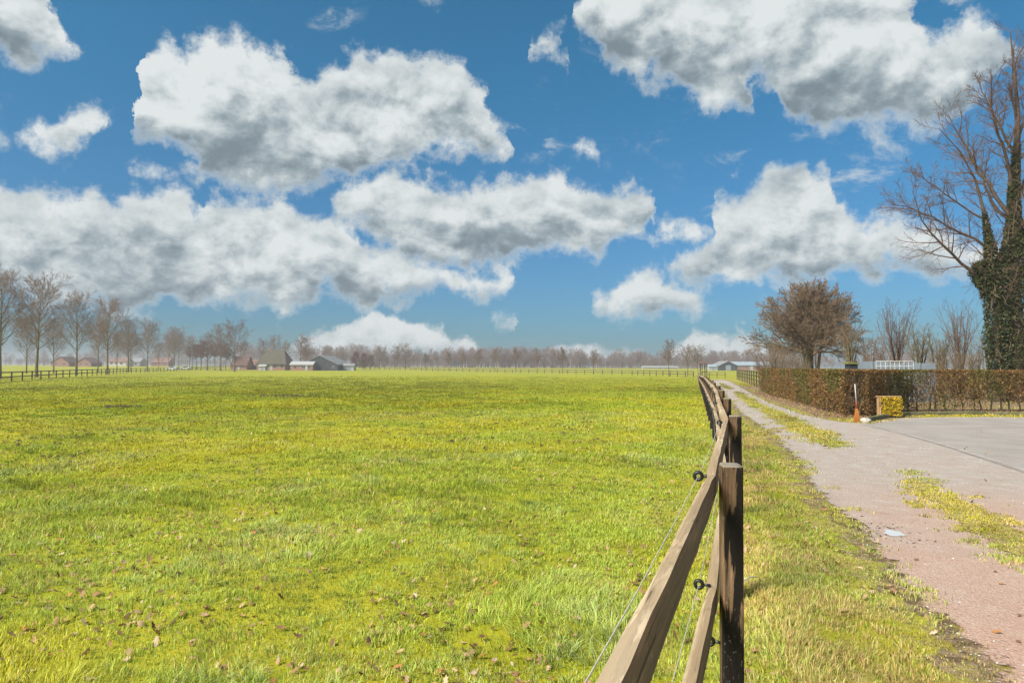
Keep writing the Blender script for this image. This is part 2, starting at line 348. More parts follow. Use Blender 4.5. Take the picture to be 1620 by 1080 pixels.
simple('dark_cladding', (.055, .06, .066), .8, c2=(.035, .038, .044), scale=.8)
simple('red_roof', (.22, .125, .10), .85, c2=(.17, .10, .08), scale=1.2)
simple('brown_roof', (.15, .085, .065), .9, c2=(.10, .06, .05), scale=1.2)
simple('blue_roof', (.30, .36, .40), .7, c2=(.25, .30, .34), scale=.6)
simple('grey_roof', (.25, .25, .25), .8, scale=.8)
simple('glass_dark', (.03, .04, .05), .12, spec=.6)
simple('car_paint', (.72, .74, .76), .25, var=.06, spec=.6)
simple('tyre', (.02, .02, .02), .9)
simple('steel', (.40, .41, .42), .35, metal=.9)
simple('bristle', (.62, .23, .055), .85, c2=(.48, .16, .035), scale=40, bump=.6)
simple('red_collar', (.30, .055, .03), .6)
simple('white_pole', (.62, .62, .60), .5)
simple('seam', (.20, .165, .14), .95, c2=(.30, .26, .225), scale=8, world=True)
simple('seam_light', (.38, .34, .30), .9, c2=(.30, .265, .235), scale=3, world=True)
simple('soil', (.085, .05, .03), .95, c2=(.045, .028, .018), scale=16, bump=.8)
m, n = mat('strip_soil'); P = gpos(n); nz = n.noise(P, 6, 6, .65)
finish(n, n.mix(n.mr(n.noise(P, 38, 4, .7), .4, .6), n.mix(n.mr(nz, .38, .62), (.20, .13, .065), (.31, .26, .06)), n.mix(n.mr(nz, .35, .6), (.30, .21, .13), (.36, .31, .09))), .95, nz, .6, .02, .1, ragged=2.2)
simple('stone', (.52, .48, .43), .8, c2=(.36, .32, .28), scale=12)
m, n = mat('water'); finish(n, (.55, .54, .52), .22, n.noise(gpos(n), 14, 3), .05, .01, .7)
# ------------------------------------------------------------------ mesh builders
def tag(o, label=None, cat=None, group=None, kind=None):
    if label: o['label'] = label
    if cat: o['category'] = cat
    if group: o['group'] = group
    if kind: o['kind'] = kind
    return o
def link(name, me, parent=None, loc=None, rot=None):
    o = bpy.data.objects.new(name, me); COL.objects.link(o)
    if parent: o.parent = parent
    if loc is not None: o.location = loc
    if rot is not None: o.rotation_euler = rot
    return o
def empty(name, loc=(0, 0, 0), rz=0., **kw):
    o = link(name, None, None, loc, (0, 0, rz)); o.empty_display_size = .2
    return tag(o, **kw)
def qmesh(name, V, Q=None, T=None, mats=(), smooth=False, tint=None, midx=None):
    """mesh from arrays of quads and triangles"""
    V = np.asarray(V, np.float32).reshape(-1, 3)
    Q = np.zeros((0, 4), int) if Q is None or len(Q) == 0 else np.asarray(Q)
    T = np.zeros((0, 3), int) if T is None or len(T) == 0 else np.asarray(T)
    me = bpy.data.meshes.new(name)
    me.vertices.add(len(V)); me.vertices.foreach_set('co', V.ravel())
    me.loops.add(Q.size+T.size); me.loops.foreach_set('vertex_index', np.concatenate([Q.ravel(), T.ravel()]).astype(np.int32))
    me.polygons.add(len(Q)+len(T))
    ls = np.concatenate([np.arange(len(Q))*4, Q.size+np.arange(len(T))*3]).astype(np.int32)
    me.polygons.foreach_set('loop_start', ls)
    if smooth: me.polygons.foreach_set('use_smooth', np.ones(len(Q)+len(T), bool))
    if tint is not None:
        a = me.attributes.new('tint', 'FLOAT_COLOR', 'POINT')
        c = np.ones((len(V), 4), np.float32); c[:, :3] = tint; a.data.foreach_set('color', c.ravel())
    for mm in mats: me.materials.append(MATS[mm])
    if midx is not None: me.polygons.foreach_set('material_index', np.asarray(midx, np.int32))
    me.update(calc_edges=True); return me
class MB:
    """collects boxes, prisms and tubes into one mesh"""
    def __init__(s): s.v = []; s.f = []
    def add(s, v, f):
        o = len(s.v); s.v += [tuple(map(float, p)) for p in v]; s.f += [tuple(i+o for i in q) for q in f]
    def box(s, x0, x1, y0, y1, z0, z1, bev=0.):
        if bev:
            b = bev; ring = lambda z, i: [(x0+i, y0+b, z), (x0+b, y0+i, z), (x1-b, y0+i, z), (x1-i, y0+b, z), (x1-i, y1-b, z), (x1-b, y1-i, z), (x0+b, y1-i, z), (x0+i, y1-b, z)]
            R = [ring(z0, 0), ring(z1-b, 0), ring(z1, b)]; v = sum(R, [])
            f = [tuple(range(7, -1, -1)), tuple(range(16, 24))]
            for k in (0, 8):
                f += [(k+i, k+(i+1) % 8, k+8+(i+1) % 8, k+8+i) for i in range(8)]
            s.add(v, f); return
        s.add([(x0,y0,z0),(x1,y0,z0),(x1,y1,z0),(x0,y1,z0),(x0,y0,z1),(x1,y0,z1),(x1,y1,z1),(x0,y1,z1)],
              [(3,2,1,0),(4,5,6,7),(0,1,5,4),(1,2,6,5),(2,3,7,6),(3,0,4,7)])
    def prism(s, poly, y0, y1):
        """xz outline extruded along y"""
        k = len(poly); v = [(x, y0, z) for x, z in poly]+[(x, y1, z) for x, z in poly]
        s.add(v, [tuple(range(k)), tuple(range(2*k-1, k-1, -1))]+[(i, i+k, (i+1) % k+k, (i+1) % k) for i in range(k)])
    def tube(s, pts, r, sides=8, cap=True):
        pts = [Vector(p) for p in pts]; rr = r if hasattr(r, '__len__') else [r]*len(pts); rings = []
        for i, p in enumerate(pts):
            t = (pts[min(i+1, len(pts)-1)]-pts[max(i-1, 0)]).normalized()
            a = t.cross(Vector((0, 0, 1)) if abs(t.z) < .9 else Vector((1, 0, 0))).normalized(); b = t.cross(a)
            rings += [p+(a*math.cos(q)+b*math.sin(q))*rr[i] for q in (2*math.pi*k/sides for k in range(sides))]
        f = [(i*sides+k, i*sides+(k+1) % sides, (i+1)*sides+(k+1) % sides, (i+1)*sides+k) for i in range(len(pts)-1) for k in range(sides)]
        if cap: f += [tuple(range(sides-1, -1, -1)), tuple(range((len(pts)-1)*sides, len(pts)*sides))]
        s.add(rings, f)
    def mesh(s, name, material, smooth=False):
        me = bpy.data.meshes.new(name); me.from_pydata(s.v, [], s.f); me.materials.append(MATS[material])
        import bmesh
        bm = bmesh.new(); bm.from_mesh(me); bmesh.ops.recalc_face_normals(bm, faces=bm.faces); bm.to_mesh(me); bm.free()
        if smooth:
            for p in me.polygons: p.use_smooth = True
        me.update(); return me
    def obj(s, name, material, parent=None, loc=None, rot=None, smooth=False): return link(name, s.mesh(name, material, smooth), parent, loc, rot)
def copy_tree(o, parent=None):
    c = o.copy(); COL.objects.link(c); c.parent = parent
    for ch in list(o.children): copy_tree(ch, c)
    return c
# ------------------------------------------------------------------ ground masks (world outlines, read off the photo once)
def W(pl): return [tuple(gp(x, y)) for x, y in pl]
road_left = [(1700,1230),(1549,1060),(1490,1002),(1440,959),(1393,901),(1354,850),(1308,804),(1277,773),(1257,730),(1218,687),(1189,668),(1166,652),(1150,632),(1140,617),(1130,608),(1119,602)]
road_right = [(1124,599.2),(1141,600),(1156,603),(1172,611),(1195,624),(1222,637),(1260,650),(1300,661),(1340,667.5),(1362,669),(1385,666.5),(1420,661),(1480,659.5),(1560,659),(1640,660),(1900,662),(2300,668)]
ROAD = W(road_left+road_right)+[(60, 12), (60, -6), (4.0, -6), tuple(gp(1800,1350))]
YARD = W([(1366,670.5),(1386,669),(1420,664),(1480,662),(1560,661.5),(1640,662.5),(1900,664.5),(2300,671)])+[(58, 11.5), (58, 3.0)]+W([(1900,835),(1620,747),(1498,707),(1430,687)])
STRIP1 = W([(1163,620),(1169,619.5),(1178,624),(1198,635),(1217,646),(1240,655),(1262,663),(1290,676),(1317,688),(1336,703),(1322,709.5),(1300,705),(1270,693),(1238,672),(1208,655),(1175,633)])
STRIP0 = W([(1131,604),(1138,604.5),(1150,610),(1159,614.5),(1154,616.5),(1144,612)])
STRIP2 = W([(1426,757),(1436,747),(1455,753),(1483,769),(1529,792),(1620,839),(1720,893),(1800,950),(1740,965),(1620,893),(1549,854),(1490,815),(1451,788)])
# ---- ground: one polar sheet out to the horizon
def build_ground():
    th = np.concatenate([np.linspace(-180, -46, 90, endpoint=False), np.linspace(-46, 46, 520, endpoint=False), np.linspace(46, 180, 90, endpoint=False)])
    rr = np.concatenate([[.05], np.geomspace(.6, 60, 230), np.geomspace(62, 4500, 70)])
    TH, RR = np.meshgrid(np.radians(th), rr); x = RR*np.sin(TH); y = RR*np.cos(TH); z = terrain(x, y)
    near = x.ravel()**2+y.ravel()**2 < 130**2
    inr = np.zeros(x.size, bool); dr = np.full(x.size, 99.)
    inr[near] = inpoly(x.ravel()[near], y.ravel()[near], ROAD); dr[near] = polydist(x.ravel()[near], y.ravel()[near], ROAD)
    inr = inr.reshape(x.shape); dr = dr.reshape(x.shape)
    h = (fbm(x, y, 1.2, 4, 1)-.5)*.07*sst(0, .9, dr)
    h = h*(RR < 70)
    z = z+np.where(inr, -.004-.03*sst(.05, .5, dr), h)
    nt, nr = len(th), len(rr)
    I = np.arange(nr*nt).reshape(nr, nt); J = np.roll(I, -1, 1)
    Q = np.stack([I[:-1], J[:-1], J[1:], I[1:]], -1).reshape(-1, 4)[:, ::-1]
    me = qmesh('ground', np.stack([x, y, z], -1), Q, mats=['turf'], smooth=True)
    a = me.attributes.new('mask', 'FLOAT_COLOR', 'POINT')
    fx, fy = np.array(FENCE2D[0]), None
    side = side_of_fence(x.ravel(), y.ravel())                # >0 on the road side
    verge = (sst(-.9, .1, side)*(y.ravel() < 140)*(1-inr.ravel()))
    soil = (1-sst(.05, .60, dr.ravel()))*.60+inr.ravel()*.10
    # bare leaf litter under the hedges
    dh = np.full(x.size, 99.); dh[near] = polydist(x.ravel()[near], y.ravel()[near], HEDGE_LINE, False)
    soil = np.maximum(soil, .95*(1-sst(.7, 1.9, dh)))
    hb = near & inpoly(x.ravel(), y.ravel(), list(HEDGE_LINE)+[(70, 27), (70, 60), (19, 60)]); soil = np.maximum(soil, 1.3*hb)
    c = np.zeros((x.size, 4), np.float32); c[:, 0] = verge; c[:, 1] = soil; c[:, 3] = 1
    a.data.foreach_set('color', c.ravel())
    tag(link('ground', me), kind='structure')
def sheet(name, poly, dz, material, jit=.03, step=.08, far=40, fade=.3):
    """flat sheet with a ragged outline"""
    r = np.random.RandomState(len(name)); pts = []
    n = len(poly)
    for i in range(n):
        a = np.array(poly[i]); b = np.array(poly[(i+1) % n]); L = np.hypot(*(b-a)); d = np.hypot(*a)
        k = int(min(max(1, L/(step*max(1, d/6))), 160))
        for j in range(k):
            p = a+(b-a)*j/k; q = min(1, 3*j/k, 3*(k-j)/k)
            nrm = np.array([-(b-a)[1], (b-a)[0]])/(L+1e-9)
            o = (fbm(p[0], p[1], 2.5, 4, 5)-.5)*jit*7+r.randn()*jit*.45
            pts.append(p+nrm*o*(1 if d < far else .5)*q)
    k = len(pts); P0_ = np.array(pts); ra = np.random.RandomState(3)
    rr_ = np.geomspace(2.0, 130, 190); A_ = np.radians(np.linspace(-10, 80, 230)); AA, RR = np.meshgrid(A_, rr_); gx, gy = (RR*np.sin(AA)).ravel(), (RR*np.cos(AA)).ravel()
    ins = inpoly(gx, gy, pts); gx, gy = gx[ins], gy[ins]; dd = polydist(gx, gy, poly); ok = dd > .02*np.maximum(1, np.hypot(gx, gy)/6)+jit*2.2; gx, gy = gx[ok], gy[ok]
    vs_ = [Vector(p) for p in pts]+[Vector(p) for p in zip(gx.tolist(), gy.tolist())]
    res = geometry.delaunay_2d_cdt(vs_, [(i, (i+1) % k) for i in range(k)], [], 1, 1e-5)
    V = [(p.x, p.y, float(terrain(p.x, p.y))+dz) for p in res[0]]
    me = bpy.data.meshes.new(name); me.from_pydata(V, [], [tuple(f) for f in res[2]]); me.materials.append(MATS[material])
    X_v = np.array([v[:2] for v in V]); dv = polydist(X_v[:, 0], X_v[:, 1], P0_)
    at_ = me.attributes.new('edge', 'FLOAT', 'POINT'); at_.data.foreach_set('value', np.clip(dv/fade, 0, 2).astype(np.float32))
    import bmesh
    bm = bmesh.new(); bm.from_mesh(me)
    for f in bm.faces:
        if f.normal.z < 0: f.normal_flip()
    bm.to_mesh(me); bm.free(); me.update()
    return tag(link(name, me), kind='structure')
# ---- near fence centre line (post positions)
NEAR_POSTS = [np.array([-.137, -.05]), np.array([.795, 2.5]), np.array([1.635, 5.0]), np.array([2.42, 7.75]), np.array([3.22, 10.5]), np.array([3.98, 13.2]), np.array([4.70, 15.9])]
endp = atz(1104, 150)[:2]
while NEAR_POSTS[-1][1] < 149:
    d = endp-NEAR_POSTS[-1]; L = np.hypot(*d)
    if L < 1: break
    NEAR_POSTS.append(NEAR_POSTS[-1]+d/L*min(2.62, L))
FENCE2D = [NEAR_POSTS]
def side_of_fence(x, y):
    xs = np.array([p[0] for p in NEAR_POSTS]); ys = np.array([p[1] for p in NEAR_POSTS])
    fx = np.interp(y, ys, xs, left=np.nan)
    fx = np.where(np.isnan(fx), xs[0]+(y-ys[0])*.35, fx); return (x-fx)*.94
def aty(px, Y): d = ray(px, 579); return (d[0]/d[1]*Y, Y)
HEDGE_LINE = [aty(1211, 45.5), aty(1352, 23.0), aty(1392, 24.6), aty(1425, 26.2), aty(1620, 26.4), aty(1900, 26.8)]
build_ground()
sheet('gravel_road', ROAD, .004, 'gravel', jit=.03, fade=.30)
sheet('concrete_yard', YARD, .008, 'yard_concrete', jit=.012, fade=.10)
sheet('grass_strip', STRIP1, .009, 'strip_soil', jit=.05, fade=.2)
sheet('grass_strip', STRIP0, .009, 'strip_soil', jit=.05, fade=.5)
sheet('grass_strip', STRIP2, .013, 'strip_soil', jit=.05, fade=.2)
# yard joint lines
def ribbon(name, pl, w_, dz, material):
    pts = [np.array(gp(x, y)) for x, y in pl]; V = []; Q = []
    dens = []
    for a, b in zip(pts[:-1], pts[1:]):
        k = 24; dens += [a+(b-a)*j/k for j in range(k)]
    dens.append(pts[-1]); dens = np.array(dens)
    t = np.gradient(dens, axis=0); t /= np.hypot(t[:, 0], t[:, 1])[:, None]; nn = np.stack([-t[:, 1], t[:, 0]], 1)
    r = np.random.RandomState(3); ww = w_*(.6+.8*r.rand(len(dens)))[:, None]
    A = dens-nn*ww/2; B = dens+nn*ww/2
    V = np.concatenate([np.c_[A, np.full(len(A), dz)], np.c_[B, np.full(len(B), dz)]]); m_ = len(A)
    Q = np.array([(i, i+1, m_+i+1, m_+i) for i in range(m_-1)])
    if np.cross(t[0], nn[0]) < 0: Q = Q[:, ::-1]
    return tag(link(name, qmesh(name, V, Q, mats=[material])), kind='structure')
ribbon('pavement_joint', [(1360,671),(1430,687.5),(1498,707.5),(1620,748),(1760,795)], .018, .014, 'seam')
ribbon('pavement_edge', [(1380,675.5),(1430,686),(1498,705),(1620,743.5),(1760,790)], .12, .0105, 'seam_light')
# puddle
def blob(cx, cy, rx, ry, z, rot, seed, k=40):
    r = np.random.RandomState(seed); ph = r.rand(4)*6.28; V = [(cx, cy, z)]
    for i in range(k):
        a = 2*math.pi*i/k; q = 1+.18*math.sin(2*a+ph[0])+.12*math.sin(3*a+ph[1])+.09*math.sin(5*a+ph[2])+.05*math.sin(9*a+ph[3])
        x, y = rx*q*math.cos(a), ry*q*math.sin(a)
        V.append((cx+x*math.cos(rot)-y*math.sin(rot), cy+x*math.sin(rot)+y*math.cos(rot), z))
    return V, [(0, i+1, (i+1) % k+1) for i in range(k)]
pc = gp(1414, 844)
V, T = blob(pc[0], pc[1], .095, .13, .0085, 0, 4); tag(link('puddle_water', qmesh('puddle_water', V, None, T, mats=['water'])), kind='structure')
# ------------------------------------------------------------------ near fence
def rail_mesh(L, r=.048, dep=.043, seed=0, far=False):
    """half-round pole along +X, flat face at +Y=0 looking to the posts"""
    rr = np.random.RandomState(seed); nseg = 2 if far else 14; ns = 6 if far else 12; V = []; Q = []
    amp = 0 if far else .0035
    ph = rr.rand(3)*6.3
    for i in range(nseg+1):
        x = L*i/nseg; wv_ = 1+.035*math.sin(x*2.1+ph[0])+.02*math.sin(x*5.3+ph[1])
        oz = amp*math.sin(x*1.7+ph[2])
        e = .82 if (i in (0, nseg) and not far) else 1
        for k in range(ns+1):
            a = math.pi*k/ns
            V.append((x, -dep*wv_*e*math.sin(a)**.8-amp*abs(math.sin(x*9+k)), oz+r*wv_*e*math.cos(a)))
    m_ = ns+1
    for i in range(nseg):
        for k in range(ns): Q.append((i*m_+k, (i+1)*m_+k, (i+1)*m_+k+1, i*m_+k+1))
        Q.append((i*m_+ns, (i+1)*m_+ns, (i+1)*m_, i*m_))
    f = [tuple(q[::-1]) for q in Q]+[tuple(range(m_))[::-1], tuple(nseg*m_+k for k in range(m_))]
    me = bpy.data.meshes.new('rail'); me.from_pydata(V, [], f); me.materials.append(MATS['weathered_wood']); me.materials.append(MATS['sawn_face_shade'])
    import bmesh
    bm = bmesh.new(); bm.from_mesh(me)
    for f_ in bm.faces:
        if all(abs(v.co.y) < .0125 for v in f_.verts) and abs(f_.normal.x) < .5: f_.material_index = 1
    bmesh.ops.recalc_face_normals(bm, faces=bm.faces); bm.to_mesh(me); bm.free(); me.update()
    return me
def post_mesh(w_, h, seed, material='post_wood', bev=.006):
    r = np.random.RandomState(seed); b = MB(); b.box(-w_/2, w_/2, -w_/2, w_/2, -.35, h, bev); me = b.mesh('post', material)
    for v in me.vertices:
        if v.co.z > 0: v.co.z += (r.rand()-.5)*.006
    return me
paddock = empty('paddock_fence', (0, 0, 0), label='weathered half-round rail fence with dark posts beside the gravel drive, running from the foreground', cat='fence')
pm = [post_mesh(.088, 1.30, k) for k in range(3)]
pmf = post_mesh(.10, 1.27, 9)
RAILT, RAILB = 1.222, .815
ends = []
for i, p in enumerate(NEAR_POSTS):
    a = NEAR_POSTS[max(i-1, 0)]; b = NEAR_POSTS[min(i+1, len(NEAR_POSTS)-1)]; d = b-a; ang = math.atan2(d[1], d[0])
    g = float(terrain(*p)); tilt = np.random.RandomState(i).randn(2)*.008
    if i == 1: tilt = [0.0, -.012]
    o = link('post', pm[i % 3] if i < 8 else pmf, paddock, (p[0], p[1], g), (tilt[0], tilt[1], ang if i > 1 else ang+rad(14)))
    if i == 1: o.scale = (.82, .82, 1)
    nrm = np.array([-math.sin(ang), math.cos(ang)])        # to the field side
    ends.append((p, g, nrm))
def put_rail(p0, z0, p1, z1, me, L0):
    d = np.array([p1[0]-p0[0], p1[1]-p0[1], z1-z0]); L = np.linalg.norm(d)
    x = Vector(d/L); y = Vector((0, 0, 1)).cross(x).normalized(); z = x.cross(y)
    # mesh has its round side on -Y: turn it so it faces the field
    M = Matrix((-x, -y, z)).transposed().to_4x4(); M.translation = Vector((p1[0], p1[1], z1))
    o = link('rail', me, paddock); o.matrix_local = M @ Matrix.Diagonal((L/L0, 1, 1, 1)); return o
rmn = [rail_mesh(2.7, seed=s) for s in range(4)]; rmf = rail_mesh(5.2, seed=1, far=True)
i = 0
offs = .048
while i < len(ends)-1:
    stepn = 1 if i < 6 else 2
    j = min(i+stepn, len(ends)-1)
    (p0, g0, n0), (p1, g1, n1) = ends[i], ends[j]
    rr_ = np.random.RandomState(i*7+1)
    for zz in (RAILT, RAILB):
        jz = rr_.randn(2)*.008
        if i == 0: jz = [0, 0]
        a = p0+n0*offs; b = p1+n1*offs
        ext = (b-a)/np.hypot(*(b-a))*.03
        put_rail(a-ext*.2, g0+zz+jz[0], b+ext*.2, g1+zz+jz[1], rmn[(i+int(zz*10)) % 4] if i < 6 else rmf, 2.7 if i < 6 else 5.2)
    i = j
# insulators and rope
def insulator_mesh():
    b = MB(); b.tube([(0, -.01, 0), (0, .018, 0)], .0055, 8); 
    k = 14; V = []
    for i in range(k):
        a = 2*math.pi*i/k
        for q in range(6):
            c = 2*math.pi*q/6; R = .014+.007*math.cos(c); V.append((.009*math.sin(c), .033+R*math.cos(a)*1.0, R*math.sin(a)))
    b.add(V, [(i*6+q, ((i+1) % k)*6+q, ((i+1) % k)*6+(q+1) % 6, i*6+(q+1) % 6) for i in range(k) for q in range(6)])
    return b.mesh('insulator', 'black_plastic', True)
im = insulator_mesh()
WZ = [(1.262, True), (.86, True), (.655, False)]
for i in range(0, 12):
    p, g, nn = ends[i]; ang = math.atan2(nn[1], nn[0])-math.pi/2
    tx = np.array([-nn[1], nn[0]])
    for zz, onrail in WZ:
        s = offs+.034 if onrail else offs-.006
        q = p+nn*s-tx*(.05 if onrail else 0)
        link('insulator', im, paddock, (q[0], q[1], g+zz-(0 if not onrail else .02)), (0, 0, ang))
for zz in (1.262, .86):
    b = MB(); pts = []
    for i in range(0, 12):
        p, g, nn = ends[i]; tx = np.array([-nn[1], nn[0]]); q = p+nn*(offs+.034+.033)-tx*.05
        if pts:
            a = Vector(pts[-1]); c = Vector((q[0], q[1], g+zz-.02))
            for k in (1, 2, 3):
                mpt = a.lerp(c, k/4); mpt.z -= .02*(1-abs(k-2)/2*.5); pts.append(tuple(mpt))
        pts.append((q[0], q[1], g+zz-.02))
    b.tube(pts, .0013, 5); b.obj('fence_wire', 'rope', paddock)
# ------------------------------------------------------------------ far fences
def run_fence(name, pts, spacing, h, rails, label, w_=.11, two=True, rr=.05, mat_='far_wood', side=.07):
    root = empty(name, (0, 0, 0), label=label, cat='fence')
    P_ = [np.array(pts[0])]
    for a, b in zip(pts[:-1], pts[1:]):
        a, b = np.array(a), np.array(b); L = np.hypot(*(b-a)); k = max(1, round(L/spacing))
        P_ += [a+(b-a)*j/k for j in range(1, k+1)]
    b = MB(); b.box(-w_/2, w_/2, -w_/2, w_/2, -.3, h, .008); pme = b.mesh('post', mat_)
    for i, p in enumerate(P_):
        d = P_[min(i+1, len(P_)-1)]-P_[max(i-1, 0)]
        link('post', pme, root, (p[0], p[1], float(terrain(*p))), (0, 0, math.atan2(d[1], d[0])))
    st = 2 if two else 1
    for i in range(0, len(P_)-1, st):
        j = min(i+st, len(P_)-1); a, c = P_[i], P_[j]
        d = (c-a)/np.hypot(*(c-a)); nn = np.array([-d[1], d[0]])*side
        for zz in rails:
            b = MB(); b.tube([(a[0]+nn[0], a[1]+nn[1], float(terrain(*a))+zz), (c[0]+nn[0], c[1]+nn[1], float(terrain(*c))+zz)], rr, 6)
            b.obj('rail', mat_, root)
    return root
run_fence('field_fence', [atz(1097,150)[:2], atz(1000,186)[:2], atz(850,225)[:2], atz(650,290)[:2], atz(578,320)[:2]], 4.3, 1.35, (1.24, .66),
          'long dark two-rail fence crossing the far side of the field before the young trees', w_=.16, rr=.09)
run_fence('corner_fence', [atz(1110,139)[:2], atz(1147,134)[:2]], 1.9, 1.3, (1.22, .75), 'short two-rail fence end closing the field at the bend of the drive', two=False)
run_fence('field_fence', [atz(-90,68)[:2], atz(0,82)[:2], atz(100,115)[:2], atz(200,178)[:2], atz(300,262)[:2], atz(362,340)[:2]], 4.8, 1.3, (1.2, .62),
          'dark two-rail fence along the left edge of the field below the avenue trees', w_=.15, rr=.085)
hf = run_fence('meadow_fence', [aty(1166, 93), aty(1180, 74), aty(1206, 51)], 3.5, 1.38, (1.30, .98, .62), 'brown post-and-rail fence beside the drive just before the long hedge', two=False, mat_='far_wood', side=-.07)
b = MB(); q = aty(1206, 51); b.tube([(q[0]+1.5, q[1]-.2, 1.2), (q[0]+.1, q[1], .1)], .045, 6)
b.tube([(q[0], q[1], 1.0), (q[0]+2.0, q[1]-.4, 1.0)], .045, 6); b.obj('brace', 'far_wood', hf)
# ------------------------------------------------------------------ vegetation tools
def nrmz(v): return v/(np.linalg.norm(v, axis=-1, keepdims=True)+1e-9)
def interp_poly(A, t):
    """A (N,k,...) sampled at t (N,m) in 0..1"""
    k = A.shape[1]; f = t*(k-1); i = np.clip(f.astype(int), 0, k-2); f = f-i
    r_ = np.arange(A.shape[0])[:, None]
    if A.ndim == 3: f = f[..., None]
    return A[r_, i]*(1-f)+A[r_, i+1]*f
def walk(rng, p, d, L, k, up, bend, out=None):
    """polylines from starts p (M,3), directions d, lengths L"""
    P_ = np.zeros((len(p), k, 3)); P_[:, 0] = p; st = (L/(k-1))[:, None]
    for j in range(1, k):
        P_[:, j] = P_[:, j-1]+d*st
        d = d+rng.randn(*d.shape)*bend; d[:, 2] += up; d = nrmz(d)
    return P_
def branch(rng, P_, R_, Lp, m_, t0, t1, ang, lr, k, up, bend, rr, shape=None, angv=8., lvar=.5):
    Nn = len(P_)
    t = t0+(t1-t0)*(np.arange(m_)[None]+rng.rand(Nn, m_))/m_
    pos = interp_poly(P_, t); rp = interp_poly(R_, t); e = .02
    tan = nrmz(interp_poly(P_, np.clip(t+e, 0, 1))-interp_poly(P_, np.clip(t-e, 0, 1)))
    aa = np.radians((ang(t) if callable(ang) else ang)+rng.randn(Nn, m_)*angv)[..., None]
    ref = np.where(np.abs(tan[..., 2:]) > .93, np.array([1., 0, 0]), np.array([0, 0, 1.]))
    u_ = nrmz(np.cross(tan, ref)); v_ = np.cross(tan, u_)
    ph = (2.39996*np.arange(m_)[None]+rng.rand(Nn, 1)*6.28+rng.randn(Nn, m_)*.4)[..., None]
    d = np.cos(aa)*tan+np.sin(aa)*(np.cos(ph)*u_+np.sin(ph)*v_)
    L = Lp[:, None]*lr*(1.-.56*lvar+lvar*rng.rand(Nn, m_))*(shape(t) if shape else (1.1-.55*t))
    L = L.ravel(); P2 = walk(rng, pos.reshape(-1, 3), d.reshape(-1, 3), L, k, up, bend)
    r0 = np.minimum(rp.ravel()*.72, rr[0]); R2 = r0[:, None]*np.linspace(1, 0, k)[None]**.8
    R2 = np.maximum(R2, rr[1]); return P2, R2, L
def tubes(P_, R_, s=3):
    Nn, k, _ = P_.shape; t = nrmz(np.gradient(P_, axis=1))
    ref = np.where(np.abs(t[:, :1, 2:]) > .9, np.array([1., 0, 0]), np.array([0, 0, 1.]))
    a = nrmz(np.cross(t, ref)); b = np.cross(t, a); q = 2*np.pi*np.arange(s)/s
    V = P_[:, :, None]+(a[:, :, None]*np.cos(q)[:, None]+b[:, :, None]*np.sin(q)[:, None])*R_[:, :, None, None]
    base = (np.arange(Nn)*k*s)[:, None, None]+(np.arange(k-1)*s)[None, :, None]; i = np.arange(s); j = (i+1) % s
    Q = np.stack([base+i, base+j, base+s+j, base+s+i], -1).reshape(-1, 4)
    return V.reshape(-1, 3), Q
def merge(parts):
    V = []; Q = []; o = 0
    for v, q in parts: V.append(v); Q.append(q+o); o += len(v)
    return np.concatenate(V), np.concatenate(Q)
def tree_geo(seed, H, r0, t0, n1, ang1, l1, up1, lev, shape, tw=(.012, .006), lean=.0, kp=7, n1k=6, rl=.07, ang2=38, bend=.06, trunk_top=1.0, lvar=.5):
    """returns (limb arrays, twig arrays)"""
    g = np.random.RandomState(seed)
    d0 = nrmz(np.array([[g.randn()*lean, g.randn()*lean, 1.]]))
    P0 = walk(g, np.zeros((1, 3)), d0, np.array([H*trunk_top]), kp, .05, .025)
    R0 = (r0*(1-np.linspace(0, 1, kp)**1.0*.93))[None]; R0[0, 0] *= 1.25
    parts = [tubes(P0, R0, 8)]
    P1, R1, L1_ = branch(g, P0, R0, np.array([H]), n1, t0, .985, ang1, l1, n1k, up1, bend, (rl, tw[1]), shape, lvar=lvar)
    parts.append(tubes(P1, R1, 5))
    Pp, Rp, Lp = P1, R1, L1_; tw_parts = []
    for li, (m_, lr, k) in enumerate(lev):
        Pp, Rp, Lp = branch(g, Pp, Rp, Lp, m_, .22 if li == 0 else .15, 1., ang2, lr, k, up1*.6, bend*1.3, (rl*.5 if li == 0 else tw[0]*1.5, tw[1] if li else tw[0]*.8))
        if li == 0 and len(lev) > 1: parts.append(tubes(Pp, Rp, 4))
        else: tw_parts.append(tubes(Pp, Rp, 3))
    A_, B_ = merge(parts), merge(tw_parts); k = H/np.percentile(B_[0][:, 2], 99.7)
    return (A_[0]*k, A_[1]), (B_[0]*k, B_[1])
def tree_obj(name, geo, bark, twig, loc, rz, sc, parentless=None):
    root = empty(name, loc, rz); root.scale = (sc, sc, sc)
    (v1, q1), (v2, q2) = geo
    link('trunk', qmesh('trunk', v1, q1, mats=[bark], smooth=True), root)
    link('crown', qmesh('crown', v2, q2, mats=[twig]), root)
    return root
oval = lambda t: np.sqrt(np.clip(1-((t-.42)/.66)**2, .05, 1))
ORD = ['first', 'second', 'third', 'fourth', 'fifth', 'sixth', 'seventh', 'eighth', 'ninth', 'tenth', 'eleventh', 'twelfth', 'thirteenth', 'fourteenth', 'fifteenth', 'sixteenth', 'seventeenth', 'eighteenth']
